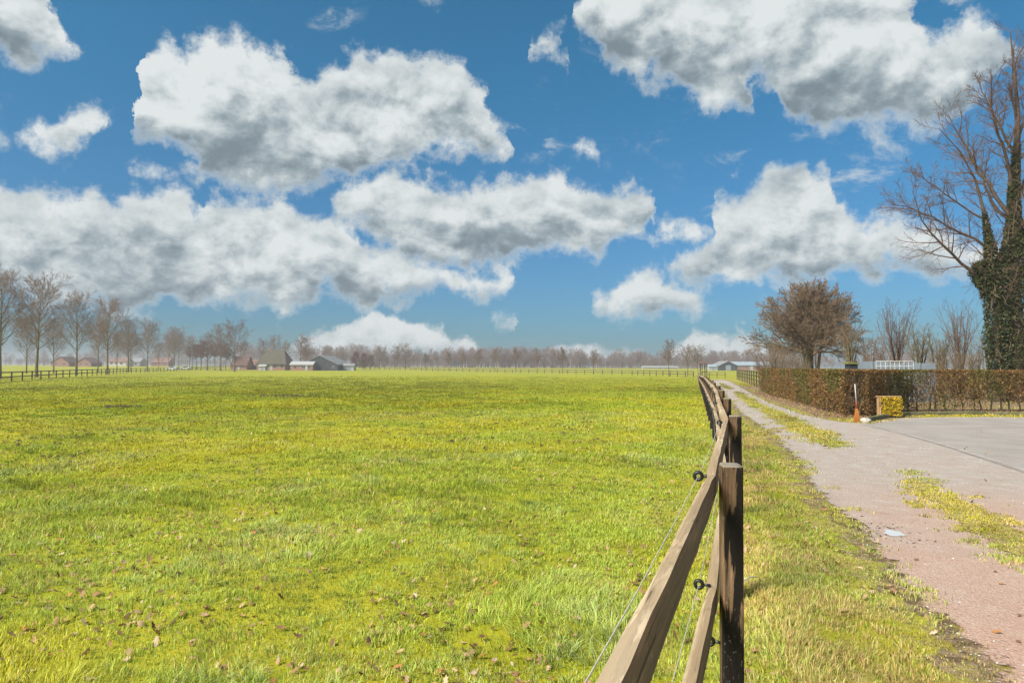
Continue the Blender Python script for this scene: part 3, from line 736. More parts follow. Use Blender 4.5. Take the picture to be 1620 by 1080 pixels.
# avenue trees on the left: unit height 18
av = [tree_obj('avenue_tree', tree_geo(20+k, 18, .30, .29, 30, lambda t: 52-26*t, .36, .05, ((8, .5, 5), (6, .48, 4), (5, .5, 3)), lambda t: (.42+.75*np.sqrt(np.clip(1-((t-.40)/.62)**2, 0, 1))), tw=(.026, .014), rl=.085), 'bark_green', 'twig_pink', (0, 0, 0), 0, 1) for k in range(3)]
usedav = [False]*3
def place(protos, used, k, loc, rz, sc, name=None, **kw):
    o = protos[k] if not used[k] else copy_tree(protos[k]); used[k] = True
    o.location = loc; o.rotation_euler = (0, 0, rz); o.scale = (sc,)*3 if not hasattr(sc, '__len__') else sc
    return tag(o, **kw)
front = [(0, 108, 17.6), (58, 119, 18.6), (121, 141, 17.8), (170, 156, 17.8), (203, 200, 17), (233, 220, 17.3), (275, 262, 17), (300, 300, 15)]
for i, (px, Y, H) in enumerate(front):
    p = atz(px, Y)
    lab = ['bare avenue tree cut by the left edge of the photo', 'tallest bare avenue tree, with a thick olive trunk behind the left fence'][i] if i < 2 else 'bare tree of the front avenue row, %s from the left' % ORD[i]
    place(av, usedav, i % 3, p, i*1.3, H/18., label=lab, cat='tree', group='bare avenue trees in the front row')
back = [(-22, 150, 14), (42, 165, 14.5), (85, 172, 14.5), (155, 190, 14.5), (185, 225, 14), (207, 232, 14), (251, 262, 11), (267, 290, 16), (283, 315, 16)]
for i, (px, Y, H) in enumerate(back):
    p = atz(px, Y)
    place(av, usedav, (i+1) % 3, p, i*2.1+1, (H/18.*.85, H/18.*.85, H/18.), label='slimmer bare tree of the back avenue row, %s from the left' % ORD[i], cat='tree', group='bare avenue trees in the back row')
# red-brown clipped row and the big trees by the farm
rnd = lambda t: np.sqrt(np.clip(1-((t-.55)/.6)**2, .1, 1))
lime = [tree_obj('clipped_tree', tree_geo(40+k, 8.5, .13, .42, 16, lambda t: 60-30*t, .30, .03, ((8, .55, 4), (7, .5, 3), (3, .5, 3)), rnd, tw=(.028, .018), rl=.05), 'bark', 'twig_red' if k else 'twig_rust', (0, 0, 0), 0, 1) for k in range(2)]
ul = [False]*2
for i, (px, Y, H) in enumerate([(304, 268, 10.5), (311, 272, 10.5), (318, 262, 10.5), (328, 255, 11.5), (340, 262, 11), (348, 282, 11), (357, 285, 10), (364, 300, 9)]):
    place(lime, ul, i % 2, atz(px, Y), i*1.7, (1.35*H/8.5, 1.35*H/8.5, H/8.5), label='small round-headed red-brown tree by the left fence end, %s from the left' % ORD[i], cat='tree', group='red-brown round-headed trees at the fence end')
oakshape = lambda t: (.5+.7*np.sqrt(np.clip(1-((t-.35)/.68)**2, 0, 1)))
oak = [tree_obj('bare_oak', tree_geo(60+k, 16, .38, .28, 20, lambda t: 66-42*t, .40, .05, ((7, .5, 5), (6, .5, 4), (5, .5, 3)), oakshape, tw=(.034, .020), rl=.14, bend=.11), 'bark', ('twig', 'twig_rust', 'twig_olive')[k], (0, 0, 0), 0, 1) for k in range(3)]
uo = [False]*3
for px, Y, H, k, lab in [(371, 232, 18, 0, 'tallest spreading bare oak at the end of the left tree row'), (349, 250, 17.5, 1, 'broad bare oak just left of the tallest one'), (328, 268, 15.5, 2, 'lower bare oak behind the red-brown round-headed trees'),
                         (417, 320, 14.5, 0, 'bare tree left of the thatched farmhouse'), (435, 335, 16.5, 1, 'bare tree rising behind the middle of the thatched roof'), (452, 330, 14, 2, 'slim bare tree behind the right end of the thatched roof'),
                         (475, 325, 15, 1, 'bare tree with thin crown left of the dark barn'), (484, 318, 16.5, 0, 'bare tree forking high, nearest the dark barn'), (600, 330, 12, 2, 'lone bare tree right of the brown bushes'), (628, 330, 12.5, 0, 'bare tree of the pair right of the lone one, left member'), (641, 335, 13, 1, 'bare tree of the pair right of the lone one, right member')]:
    place(oak, uo, k, atz(px, Y), px*.37, H/16., label=lab, cat='tree')
# young trees along the far fence
narrow = lambda t: .35+.8*np.clip(1-t, 0, 1)**.6
young = [tree_obj('young_tree', tree_geo(80+k, 8, .10, .30, 20, lambda t: 34-12*t, .42, .03, ((7, .5, 4), (5, .5, 3)), narrow, tw=(.028, .018), rl=.045), 'bark', ('twig_pink', 'twig')[k], (0, 0, 0), 0, 1) for k in range(2)]
uy = [False]*2
yl = [(578, 325, 7), (612, 320, 6), (655, 305, 7.6), (673, 300, 7.8), (690, 292, 8.6), (710, 286, 8.2), (732, 280, 8.2), (756, 272, 9.2), (783, 258, 9.2), (816, 246, 9.2), (850, 234, 8.9), (890, 218, 8.6), (939, 203, 7.6)]
for i, (px, Y, H) in enumerate(yl):
    place(young, uy, i % 2, atz(px, Y), i*1.1, (1.15*H/8,)*2+(H/8,), label='young bare tree along the far field fence, %s from the left' % ORD[i], cat='tree', group='young trees along the far field fence')
place(young, uy, 0, atz(1058, 160), 3, (1.3, 1.3, 1.12), label='bare young tree just left of the roofed timber frame pair of trees', cat='tree')
avy = [tree_obj('young_tree', tree_geo(95+k, 8, .11, .34, 22, lambda t: 62-34*t, .40, .04, ((7, .5, 4), (5, .5, 3)), oakshape, tw=(.026, .016), rl=.05), 'bark', 'twig_olive', (0, 0, 0), 0, 1) for k in range(1)]
uav = [False]
place(avy, uav, 0, atz(1088, 165), 0, .98, label='round-crowned bare tree beside the two thin trunks near the timber frame', cat='tree')
place(avy, uav, 0, atz(1104, 150), 2, .9, label='bare tree with thin trunk nearest the roofed timber frame', cat='tree')
# brown bushes right of the barn
bush = [tree_obj('brown_bush', tree_geo(110+k, 7, .12, .06, 30, lambda t: 50-30*t, .42, .03, ((8, .5, 4), (7, .5, 3), (3, .5, 2)), oakshape, tw=(.034, .024), rl=.05), 'bark', ('twig_red', 'twig_olive')[k], (0, 0, 0), 0, 1) for k in range(2)]
ub = [False]*2
for px, Y, H, k, lab in [(563, 305, 8.2, 0, 'dark red-brown pointed bush beside the white shed'), (576, 300, 7.5, 0, 'red-brown bush between its darker and its olive neighbour'), (573, 292, 5.5, 1, 'low olive-brown bush in front of the red-brown ones'), (586, 310, 7, 1, 'brown bush at the right end of the clump')]:
    place(bush, ub, k, atz(px, Y), px, (H/7*1.1,)*2+(H/7,), label=lab, cat='bush')
# distant woods (one mass of countless trees)
def far_wood(name, spans, seed, label):
    g = np.random.RandomState(seed); protos = []
    for k in range(4):
        (a, b_), (c, d) = tree_geo(seed*10+k, 13, .3, .22, 14, lambda t: 55-30*t, .36, .05, ((6, .5, 3), (5, .5, 2)), oakshape, tw=(.055, .045), rl=.10, kp=4, n1k=3)
        protos.append(merge([(a, b_), (c, d)]))
    parts = []
    for x0, x1, Y, H, dens, depth in spans:
        wdt = (x1-x0)/1080*Y; cnt = int(wdt*dens)
        for i in range(cnt):
            px = x0+(x1-x0)*g.rand(); y = Y+g.rand()*depth; p = atz(px, y)
            s = H/13*(.68+.42*g.rand())*(.85+.3*fbm(px, 3.3, .02, 2)); v, q = protos[g.randint(4)]; a = g.rand()*6.28
            R_ = np.array([[math.cos(a), -math.sin(a), 0], [math.sin(a), math.cos(a), 0], [0, 0, 1]])
            parts.append((v@R_.T*np.array([s*1.1, s*1.1, s])+p, q))
    v, q = merge(parts)
    tag(link(name, qmesh(name, v, q, mats=['wood_mass'])), label=label, cat='woodland', kind='stuff')
far_wood('distant_wood', [(585, 1260, 430, 12.8, .75, 60), (585, 1260, 425, 8.5, 1.3, 40), (585, 1260, 422, 4.2, 1.6, 20), (700, 930, 415, 13.0, .4, 30), (-60, 300, 600, 13, .45, 60), (-60, 420, 590, 7, .6, 30), (380, 600, 520, 17, .55, 60), (480, 545, 370, 12, .9, 20), (1195, 1700, 330, 9, .5, 60)], 5, 'hazy line of bare woodland along the far horizon')
# ------------------------------------------------------------------ farm buildings
def house(name, px, Y, wdt, dep, eave, ridge, rz, wall, roof, label, cat, wins=(), doors=(), axis='x', over=.3, door_mat='white_paint', chimney=None, half=0.):
    """gabled block; axis 'x': ridge runs across the view, 'y': gable toward the view. windows/doors as (x, z0, w, h) on the front"""
    p = atz(px, Y); root = empty(name, p, rz, label=label, cat=cat)
    b = MB(); hw, hd = wdt/2, dep/2
    if axis == 'x': b.add([(-hw,-hd,-.3),(hw,-hd,-.3),(hw,hd,-.3),(-hw,hd,-.3),(-hw,-hd,eave),(hw,-hd,eave),(hw,hd,eave),(-hw,hd,eave),(-hw+half,0,ridge-.06),(hw-half,0,ridge-.06)],
                          [(0,1,5,4),(2,3,7,6),(1,2,6,9,5),(3,0,4,8,7)])
    else: b.add([(-hw,-hd,-.3),(hw,-hd,-.3),(hw,hd,-.3),(-hw,hd,-.3),(-hw,-hd,eave),(hw,-hd,eave),(hw,hd,eave),(-hw,hd,eave),(0,-hd,ridge-.06),(0,hd,ridge-.06)],
                [(0,1,5,8,4),(2,3,7,9,6),(1,2,6,5),(3,0,4,7)])
    b.obj('wall', wall, root)
    t = .28; b = MB(); sl_ = (ridge-eave)/(hd if axis == 'x' else hw)
    if axis == 'x':
        yo = hd+over; ze = eave-over*sl_
        lo, hi_ = hw+over, hw+over-half
        b.add([(-lo,-yo,ze),(lo,-yo,ze),(hi_,0,ridge),(-hi_,0,ridge),(-lo,yo,ze),(lo,yo,ze),(-lo,-yo,ze+t),(lo,-yo,ze+t),(hi_,0,ridge+t),(-hi_,0,ridge+t),(-lo,yo,ze+t),(lo,yo,ze+t)],
              [(0,1,2,3),(3,2,5,4),(6,9,8,7),(9,10,11,8),(0,6,7,1),(4,5,11,10),(0,3,9,6),(3,4,10,9),(1,7,8,2),(2,8,11,5)])
    else:
        xo = hw+over; ze = eave-over*sl_; yo = hd+over
        b.add([(-xo,-yo,ze),(0,-yo,ridge),(xo,-yo,ze),(-xo,-yo,ze+t),(0,-yo,ridge+t),(xo,-yo,ze+t),(-xo,yo,ze),(0,yo,ridge),(xo,yo,ze),(-xo,yo,ze+t),(0,yo,ridge+t),(xo,yo,ze+t)],
              [(0,1,4,3),(1,2,5,4),(6,9,10,7),(7,10,11,8),(3,4,10,9),(4,5,11,10),(0,6,7,1),(1,7,8,2),(0,3,9,6),(2,8,11,5)])
    rf = b.obj('roof', roof, root)
    if chimney: b = MB(); b.box(chimney-.4, chimney+.4, -.4, .4, ridge-.6, ridge+1.0); b.obj('chimney', 'brick', rf)
    for (x, z, w2, h2) in wins:
        b = MB()
        for (x0, x1, z0, z1) in ((x-w2/2-.1, x-w2/2, z-.1, z+h2+.1), (x+w2/2, x+w2/2+.1, z-.1, z+h2+.1), (x-w2/2, x+w2/2, z-.1, z), (x-w2/2, x+w2/2, z+h2, z+h2+.1), (x-.04, x+.04, z, z+h2)): b.box(x0, x1, -hd-.06, -hd+.02, z0, z1)
        fr = b.obj('window', 'white_paint', root)
        b = MB(); b.box(x-w2/2+.001, x+w2/2-.001, -hd-.03, -hd+.01, z+.001, z+h2-.001); b.obj('pane', 'glass_dark', fr)
    for (x, z, w2, h2) in doors:
        b = MB(); b.box(x-w2/2, x+w2/2, -hd-.07, -hd+.02, z, z+h2, .02); b.obj('door', door_mat, root)
    return root
house('thatched_farmhouse', 436, 282, 11.5, 11, 2.7, 8.0, 0, 'brick', 'thatch', 'farmhouse with steep thatched roof and reddish brick wall among bare trees', 'house',
      wins=[(-4.2, 1.0, 1.1, 1.3), (-1.4, 1.0, 1.2, 1.3), (1.6, 1.0, 1.2, 1.3), (4.4, 1.0, 1.0, 1.3)], doors=[(.1, .0, 1.0, 2.1)], half=2.6, over=.5, chimney=-2)
house('low_annex', 480, 276, 9, 5, 2.3, 3.4, 0, 'brick', 'white_paint', 'low brick outbuilding with pale roof left of the dark barn', 'house', wins=[(-2.6, .9, 1.2, 1.0), (.8, .9, 1.2, 1.0), (3.0, .9, 1.0, 1.1)], doors=[(2.0, 0, .9, 2.0)])
house('dark_barn', 517, 288, 15.0, 22, 2.3, 5.9, 0, 'dark_cladding', 'grey_roof', 'large dark-clad barn with wide low gable', 'barn', wins=[(5.6, 1.0, .8, .8)], doors=[(-5.5, 0, 1.2, 2.2)], axis='y', door_mat='dark_cladding')
house('white_shed', 553, 285, 4.4, 4, 1.9, 2.6, 0, 'white_paint', 'grey_roof', 'small low white shed between the dark barn and the brown bushes', 'shed', doors=[(0, 0, 2.0, 1.7)], door_mat='grey_panel')
house('red_roof_house', 405, 292, 5.5, 6, 1.6, 4.0, 0, 'brick', 'red_roof', 'low house with bright red roof left of the thatched farmhouse', 'house', wins=[(1.4, .6, .8, .8)], doors=[(-.6, 0, .9, 1.5)])
house('white_caravan_shed', 416.5, 270, 2.6, 3, 1.6, 2.1, 0, 'white_paint', 'white_paint', 'tiny white shed in front of the left end of the thatched farmhouse', 'shed', doors=[(0, 0, .8, 1.4)], door_mat='grey_panel')
house('old_cottage', 383, 285, 6.5, 7, 1.8, 5.4, 0, 'brick', 'brown_roof', 'dim brick cottage with brown roof behind the tallest oak', 'house', wins=[(-1.5, .8, .8, .8), (1.5, .8, .8, .8)], doors=[(0, 0, .9, 1.7)])
house('gabled_farm', 105, 345, 9, 10, 1.8, 4.6, 0, 'brick', 'brown_roof', 'distant brown-roofed gable seen between the third and fourth avenue trunks', 'house', wins=[(-2, .8, 1, 1), (2, .8, 1, 1)], axis='y')
house('gabled_farm', 141, 345, 7.5, 9, 1.7, 4.2, 0, 'brick', 'red_roof', 'distant gable with reddish roof right of the third avenue trunk', 'house', wins=[(-1.5, .8, 1, 1), (1.5, .8, 1, 1)], axis='y')
house('far_house', 190, 420, 12, 8, 2.6, 4.8, 0, 'cream_wall', 'red_roof', 'pale distant house with red roof seen through the avenue', 'house', wins=[(-3, 1.2, 1.4, 1.2), (0, 1.2, 1.4, 1.2), (3, 1.2, 1.4, 1.2)])
house('far_house', 215, 430, 9, 8, 2.6, 5.0, 0, 'white_paint', 'grey_roof', 'white distant house with grey roof seen through the avenue', 'house', wins=[(-2, 1, 1.2, 1.1), (2, 1, 1.2, 1.1)])
house('far_house', 258, 440, 11, 8, 2.4, 5.4, 0, 'brick', 'red_roof', 'distant house with tall red roof above the parked cars', 'house', wins=[(-3, 1, 1.2, 1.1), (3, 1, 1.2, 1.1)])
house('grey_barn', 1145, 330, 8.5, 14, 2.2, 4.2, 0, 'dark_cladding', 'grey_roof', 'distant grey gabled barn right of the fence corner', 'barn', doors=[(0, 0, 2.4, 2.4)], axis='y', door_mat='grey_panel')
house('long_stable', 1184, 336, 22, 9, 2.3, 3.9, 0, 'brick', 'blue_roof', 'long low brick stable with pale blue roof beside the grey barn', 'stable', wins=[(-7, 1, 1, 1), (-2.5, 1, 1, 1), (2.5, 1, 1, 1), (7, 1, 1, 1)], doors=[(0, 0, 1.4, 2.1)])
house('white_lean_to', 1126, 328, 4.2, 5, 1.7, 2.6, 0, 'white_paint', 'blue_roof', 'small pale lean-to at the left end of the grey barn', 'shed', doors=[(0, 0, 1.2, 1.5)], door_mat='grey_panel')
house('far_greenhouse', 1043, 400, 20, 6, .8, 1.3, 0, 'white_paint', 'white_paint', 'low white building on the horizon left of the lone young tree', 'building', doors=[(0, 0, 1.2, .8)], door_mat='grey_panel')
# parked cars
def make_car():
    root = empty('parked_car')
    prof = [(-2.1, .35), (-2.12, .75), (-1.9, .92), (-1.3, 1.02), (-.75, 1.42), (.75, 1.46), (1.5, 1.05), (2.05, .95), (2.12, .6), (2.05, .32)]
    b = MB(); b.prism(prof, -.85, .85); b.obj('body', 'car_paint', root)
    for s in (-1, 1):
        b = MB(); y = .86*s; b.prism([(-1.1, 1.03), (-.7, 1.36), (.7, 1.39), (1.25, 1.05)], min(y, y-.03*s), max(y, y-.03*s)); b.obj('window', 'glass_dark', root)
        for x in (-1.35, 1.35):
            b = MB(); b.tube([(x, .68*s, .32), (x, .88*s, .32)], .32, 14); wh = b.obj('wheel', 'tyre', root)
            b = MB(); b.tube([(x, .885*s, .32), (x, .90*s, .32)], .19, 10); b.obj('rim', 'steel', wh)
    for y in (-.6, .6):
        b = MB(); b.box(-2.14, -2.05, y-.15, y+.15, .62, .78); b.obj('headlight', 'white_pole', root)
    return root
c1 = make_car(); p = atz(273, 262); c1.location = p; tag(c1, 'silver-white car parked behind the left fence, the left one of the two', 'car', 'cars parked behind the left fence')
c2 = copy_tree(c1); c2.location = atz(294, 272); c2.rotation_euler = (0, 0, .1); tag(c2, 'silver-white car parked behind the left fence, the right one of the two', 'car', 'cars parked behind the left fence')
# roofed timber frame by the fence corner
fr = empty('timber_frame', atz(1113, 128), .1, label='tall narrow timber frame with small roof at the fence corner', cat='shelter')
for x, y in ((-.45, -.45), (.45, -.45), (-.45, .45), (.45, .45)):
    b = MB(); b.box(x-.07, x+.07, y-.07, y+.07, -.3, 2.9, .01); b.obj('post', 'far_wood', fr)
b = MB(); b.add([(-.9,-.8,2.88),(.9,-.8,2.88),(.9,.8,2.88),(-.9,.8,2.88),(-.35,0,3.35),(.35,0,3.35)], [(3,2,1,0),(0,1,5,4),(1,2,5),(2,3,4,5),(3,0,4)]); b.obj('roof', 'brown_roof', fr)
b = MB(); b.box(-.42, .42, -.5, -.42, 1.3, 1.42); b.obj('crossbar', 'far_wood', fr)
# ------------------------------------------------------------------ leaves helper
def leaf_quads(g, C, size, flat=0., col=None, shape='q'):
    """random small two-triangle leaves at centres C"""
    n_ = len(C); a = nrmz(g.randn(n_, 3)*np.array([1, 1, 1-flat])); r_ = nrmz(g.randn(n_, 3)); b_ = nrmz(np.cross(a, r_)); c_ = np.cross(a, b_)
    s = (size*(.6+.8*g.rand(n_)))[:, None]
    V = np.stack([C-a*s, C-b_*s*.5+c_*s*.18, C+a*s, C+b_*s*.5+c_*s*.18], 1).reshape(-1, 3)
    I = np.arange(n_)*4; Q = np.stack([I, I+1, I+2, I+3], 1)
    return V, Q, None if col is None else np.repeat(col, 4, 0)
def palette(g, n_, cols, wts, var=.2):
    cols = np.array(cols); k = g.choice(len(cols), n_, p=np.array(wts)/sum(wts)); return np.clip(cols[k]*(1+var*g.randn(n_, 1)), .004, .9)
# ------------------------------------------------------------------ beech hedge
def build_hedge():
    g = np.random.RandomState(11)
    root = empty('beech_hedge', (*HEDGE_LINE[1], 0), label='long clipped beech hedge with brown leaves, turning the corner between drive and yard', cat='hedge')
    O = np.array([HEDGE_LINE[1][0], HEDGE_LINE[1][1], 0])
    pl = np.array(HEDGE_LINE); seg = np.hypot(*(pl[1:]-pl[:-1]).T); cum = np.r_[0, np.cumsum(seg)]; tot = cum[-1]
    def at(s):
        s = np.clip(s, 0, tot); i = np.clip(np.searchsorted(cum, s, side='right')-1, 0, len(seg)-1); f = ((s-cum[i])/seg[i])[:, None]
        p = pl[i]*(1-f)+pl[i+1]*f; t = (pl[i+1]-pl[i])/seg[i][:, None]; return p, np.stack([-t[:, 1], t[:, 0]], 1)
    H, TH = 1.60, .42
    n_ = 215000; s = g.rand(n_)*tot
    shell = g.rand(n_) < .72
    w_ = np.where(shell, np.sign(g.rand(n_)-.5)*(TH-np.abs(g.randn(n_))*.07), (g.rand(n_)*2-1)*TH)
    z = g.rand(n_)**.85*H; topm = g.rand(n_) < .16; z = np.where(topm, H-np.abs(g.randn(n_))*.05, z); w_ = np.where(topm, (g.rand(n_)*2-1)*TH, w_)
    p, nn = at(s)
    dens = fbm(s*1.0, z*1.4, 1.5, 4, 3)
    sc_ = cum[3]                                            # beyond this the hedge faces the yard
    yard = sst(sc_-1.2, sc_+.8, s); right = sst(sc_+2.2, sc_+4.2, s)
    bare = sst(.55+.1*yard, .12, z)                      # the foot grows thin
    gapx = sc_+np.array([1.3]); thin = np.exp(-((s-gapx[0])/.75)**2)*yard*sst(1.5, 1.2, z)
    keep = g.rand(n_) < (1-.22*thin)*(1-(.35*(1-yard)+.4*yard+.5*right*1.0).clip(0, .995)*bare)*np.where(dens > .36, 1, .45)*(1-.15*yard)
    keep &= ~((z < .10) & (g.rand(n_) < .8)) & ~((right > .5) & (z < .36) & (g.rand(n_) < .88))
    ht = H+.02*np.sin(s*1.7)+(fbm(s, s*0, 2, 3, 9)-.5)*.06
    keep &= z < ht+.03
    C = np.c_[p+nn*(w_+(fbm(s, z, 1.1, 3, 4)-.5)*.16)[:, None], z][keep]-O
    zz = z[keep]; yk = yard[keep]
    col = palette(g, len(C), [(.26, .13, .045), (.18, .09, .032), (.36, .22, .10), (.115, .095, .015), (.17, .135, .022), (.05, .028, .012)], [6, 5, 3, 2.4, 2.0, 2.2], .22)
    hue = fbm(s[keep], zz, .8, 3, 8)[:, None]
    col = np.where(hue > .56, col*np.array([.72, 1.0, .8]), col)
    V, Q, T_ = leaf_quads(g, C, .030, col=col)
    link('foliage', qmesh('foliage', V, Q, mats=['leaf'], tint=T_), root)
    # twigs
    m_ = 2600; s2 = g.rand(m_)*tot; p2, n2 = at(s2)
    st = np.c_[p2+n2*((g.rand(m_)*2-1)*.2)[:, None], g.rand(m_)*1.1+.15]-O
    d = nrmz(np.c_[g.randn(m_, 2)*.9, .7+g.rand(m_)*.8]); P_ = walk(g, st, d, .3+.35*g.rand(m_), 4, .05, .2)
    P_[:, :, 2] = np.minimum(P_[:, :, 2], H)
    v, q = tubes(P_, np.full((m_, 4), .005), 3)
    link('twigs', qmesh('twigs', v, q, mats=['bark']), root)
    # stems: one part each where they show
    ss = np.r_[np.arange(sc_-1.5, sc_+5.2, .36), np.arange(.6, sc_-1.6, .95)]
    ss = ss+g.randn(len(ss))*.05; ps, _ = at(ss)
    for k, (x, y) in enumerate(ps[:60]):
        P1 = walk(g, np.array([[0, 0, -.05]]), nrmz(np.array([[g.randn()*.09, g.randn()*.09, 1]])), np.array([.75]), 5, .05, .10)
        forks = [walk(g, P1[:, 3], nrmz(np.array([[g.randn()*.5, g.randn()*.3, 1]])), np.array([.7]), 5, .08, .12) for _ in range(3)]
        parts = [tubes(P1, np.linspace(.035, .022, 5)[None]*(.8+.5*g.rand()), 6)]+[tubes(f, np.linspace(.017, .006, 5)[None], 4) for f in forks]
        v, q = merge(parts); link('stem', qmesh('stem', v, q, mats=['bark_green'], smooth=True), root, (x-O[0], y-O[1], 0))
build_hedge()
# litter under the hedge
def scatter_leaves(name, label, pts, z, size, seed, cols, wts, parent=None, curl=.5):
    g = np.random.RandomState(seed); n_ = len(pts)
    base = np.array([(0, -1.), (.22, -.62), (.55, -.5), (.30, -.12), (.62, .22), (.30, .40), (.34, .78), (0, 1.), (-.34, .78), (-.30, .40), (-.62, .22), (-.30, -.12), (-.55, -.5), (-.22, -.62)])
    k = len(base); L = np.zeros((n_, k+1, 3)); s = size*(.55+.75*g.rand(n_))
    ax = .8+.5*g.rand(n_)
    L[:, 1:, 0] = base[None, :, 0]*s[:, None]*ax[:, None]; L[:, 1:, 1] = base[None, :, 1]*s[:, None]
    cu = (curl*(.3+g.rand(n_)))[:, None]/s[:, None]
    L[:, 1:, 2] = (L[:, 1:, 0]**2*cu*1.6+L[:, 1:, 1]**2*cu*.5)+g.randn(n_, k)*.06*s[:, None]
    a = g.rand(n_)*6.28; tx = g.randn(n_)*.42; ty = g.randn(n_)*.42; flip = np.where(g.rand(n_) < .4, -1, 1)
    L[:, :, 2] *= flip[:, None]; L[:, :, 2] -= np.minimum(0, L[:, :, 2].min(1))[:, None]
    X = L.copy(); X[:, :, 0] = L[:, :, 0]*np.cos(a)[:, None]-L[:, :, 1]*np.sin(a)[:, None]; X[:, :, 1] = L[:, :, 0]*np.sin(a)[:, None]+L[:, :, 1]*np.cos(a)[:, None]
    X[:, :, 2] = L[:, :, 2]+X[:, :, 0]*tx[:, None]+X[:, :, 1]*ty[:, None]
    X += np.c_[pts, z][:, None]
    I = np.arange(n_)[:, None]*(k+1); r_ = np.arange(k)
    T = np.stack([I+0*r_, I+1+r_, I+1+(r_+1) % k], -1).reshape(-1, 3)
    col = np.repeat(palette(g, n_, cols, wts, .18), k+1, 0)
    o = link(name, qmesh(name, X, None, T, mats=['leaf'], tint=col), parent)
    if label: tag(o, label=label, cat='leaves', kind='stuff')
    return o
g = np.random.RandomState(5)
pl = np.array(HEDGE_LINE[:5]); m_ = 5200
i = g.choice(4, m_, p=[.45, .13, .12, .3]); f = g.rand(m_)[:, None]; p = pl[i]*(1-f)+pl[i+1]*f+np.c_[-np.abs(g.randn(m_))*.75+.3, -np.abs(g.randn(m_))*.3+.2]
ok = ~inpoly(p[:, 0], p[:, 1], ROAD) | (g.rand(m_) < .04); p = p[ok]
LEAFC = [(.40, .24, .15), (.30, .16, .09), (.50, .33, .24), (.20, .11, .07), (.44, .19, .08)]
scatter_leaves('hedge_litter', 'brown leaf litter lying along the foot of the beech hedge', p, np.full(len(p), .02), .035, 3, LEAFC, [3, 4, 2, 3, 1])
# ------------------------------------------------------------------ kerb
kl = W([(1368,668),(1388,664),(1412,659.5),(1440,657.5),(1500,656.5),(1560,656.5),(1640,657.5),(1900,660)])
kr = empty('kerb', (*kl[0], 0), label='low mossy stone kerb edging the yard in front of the hedge', cat='kerb'); O = kl[0]
kp_ = [np.array(kl[0])]
for a, b_ in zip(kl[:-1], kl[1:]):
    a, b_ = np.array(a), np.array(b_); L = np.hypot(*(b_-a)); k = max(1, round(L/1.0)); kp_ += [a+(b_-a)*j/k for j in range(1, k+1)]
for i, (a, b_) in enumerate(zip(kp_[:-1], kp_[1:])):
    d = b_-a; L = np.hypot(*d); b = MB(); b.box(.006, L-.006, -.02, .10, -.05, .13+.01*math.sin(i*2.3), .012)
    b.obj('kerb_stone', 'kerb_stone', kr, (a[0]-O[0], a[1]-O[1], 0), (0, 0, math.atan2(d[1], d[0])))
q = gp(1367, 668); b = MB()
gs = np.random.RandomState(2)
def rock(name, x, y, s, seed, material, label=None, cat=None, sq=.6, parent=None):
    import bmesh
    bm = bmesh.new(); bmesh.ops.create_icosphere(bm, subdivisions=3, radius=1)
    for v in bm.verts:
        c = v.co; k = 1+.35*(fbm(c.x+seed, c.y+c.z*1.3, 1.3, 3)-.5)*2+.12*(fbm(c.x*1.2+c.z, c.y+seed, 4, 2)-.5)
        v.co = Vector((c.x*k*s, c.y*k*s*.8, c.z*k*s*sq))
    me = bpy.data.meshes.new(name); bm.to_mesh(me); bm.free(); me.materials.append(MATS[material])
    for p_ in me.polygons: p_.use_smooth = True
    o = link(name, me, parent, (x, y, s*sq*.55+float(terrain(x, y))))
    if label: tag(o, label=label, cat=cat)
    return o
rock('white_stone', q[0], q[1]-.1, .16, 3, 'stone', 'pale rounded stone at the left end of the kerb', 'stone')
# broom at the corner of the hedge
bp_ = gp(1355.5, 667.5); br = empty('broom', (bp_[0], bp_[1], 0), label='white-handled broom with orange bristle wedge standing at the hedge corner', cat='broom')
g = np.random.RandomState(8); V = []; Q = []
for i in range(260):
    a = g.rand()*2-1; d_ = (g.rand()-.5); x0, y0 = a*.022, d_*.03; x1, y1 = a*.088+g.randn()*.004, d_*.07
    z1 = .004+abs(g.randn())*.008; o = len(V); w_ = .0035; V += [(x0-w_*.6, y0, .50), (x0+w_*.6, y0, .50), (x1+w_, y1, z1), (x1-w_, y1, z1)]; Q.append((o, o+1, o+2, o+3))
link('bristles', qmesh('bristles', V, Q, mats=['bristle']), br)
b = MB(); b.prism([(-.08, .02), (.08, .02), (.02, .49), (-.02, .49)], -.022, .022); b.obj('bristle_core', 'bristle', br)
b = MB(); b.tube([(0, 0, .42), (-.004, 0, .55), (-.006, 0, .62)], [.034, .026, .019], 10); b.obj('collar', 'red_collar', br, smooth=True)
b = MB(); b.tube([(-.006, 0, .6), (-.03, .0, .95), (-.045, 0, 1.16)], .015, 8); b.obj('handle', 'white_pole', br, smooth=True)
# wooden post with plank and yellow flowering shrub
q0 = np.array([*aty(1389.5, 22.9)]); q1 = np.array([*aty(1418, 23.0)])
ps_ = empty('signpost', (q0[0], q0[1], 0), label='squat pale wooden post with cross plank beside the yellow shrub', cat='post')
b = MB(); b.box(-.055, .055, -.05, .05, -.2, .68, .008); b.obj('post', 'pale_wood', ps_)
b = MB(); b.box(-.09, q1[0]-q0[0]+.06, -.06, .06, .684, .725, .006); b.obj('plank', 'pale_wood', ps_)
b = MB(); b.tube([(.0, -.052, .50), (.0, -.062, .50)], .028, 12); b.tube([(.0, -.052, .42), (.0, -.062, .42)], .028, 12); b.obj('number_plate', 'steel', ps_)
g = np.random.RandomState(4); c0 = (q0+q1)/2+np.array([.08, .0]); n_ = 5200
C = g.rand(n_, 3)*np.array([.68, .36, .62])-np.array([.36, .18, -.05]); C += np.c_[g.randn(n_, 2)*.02, g.randn(n_)*.01]
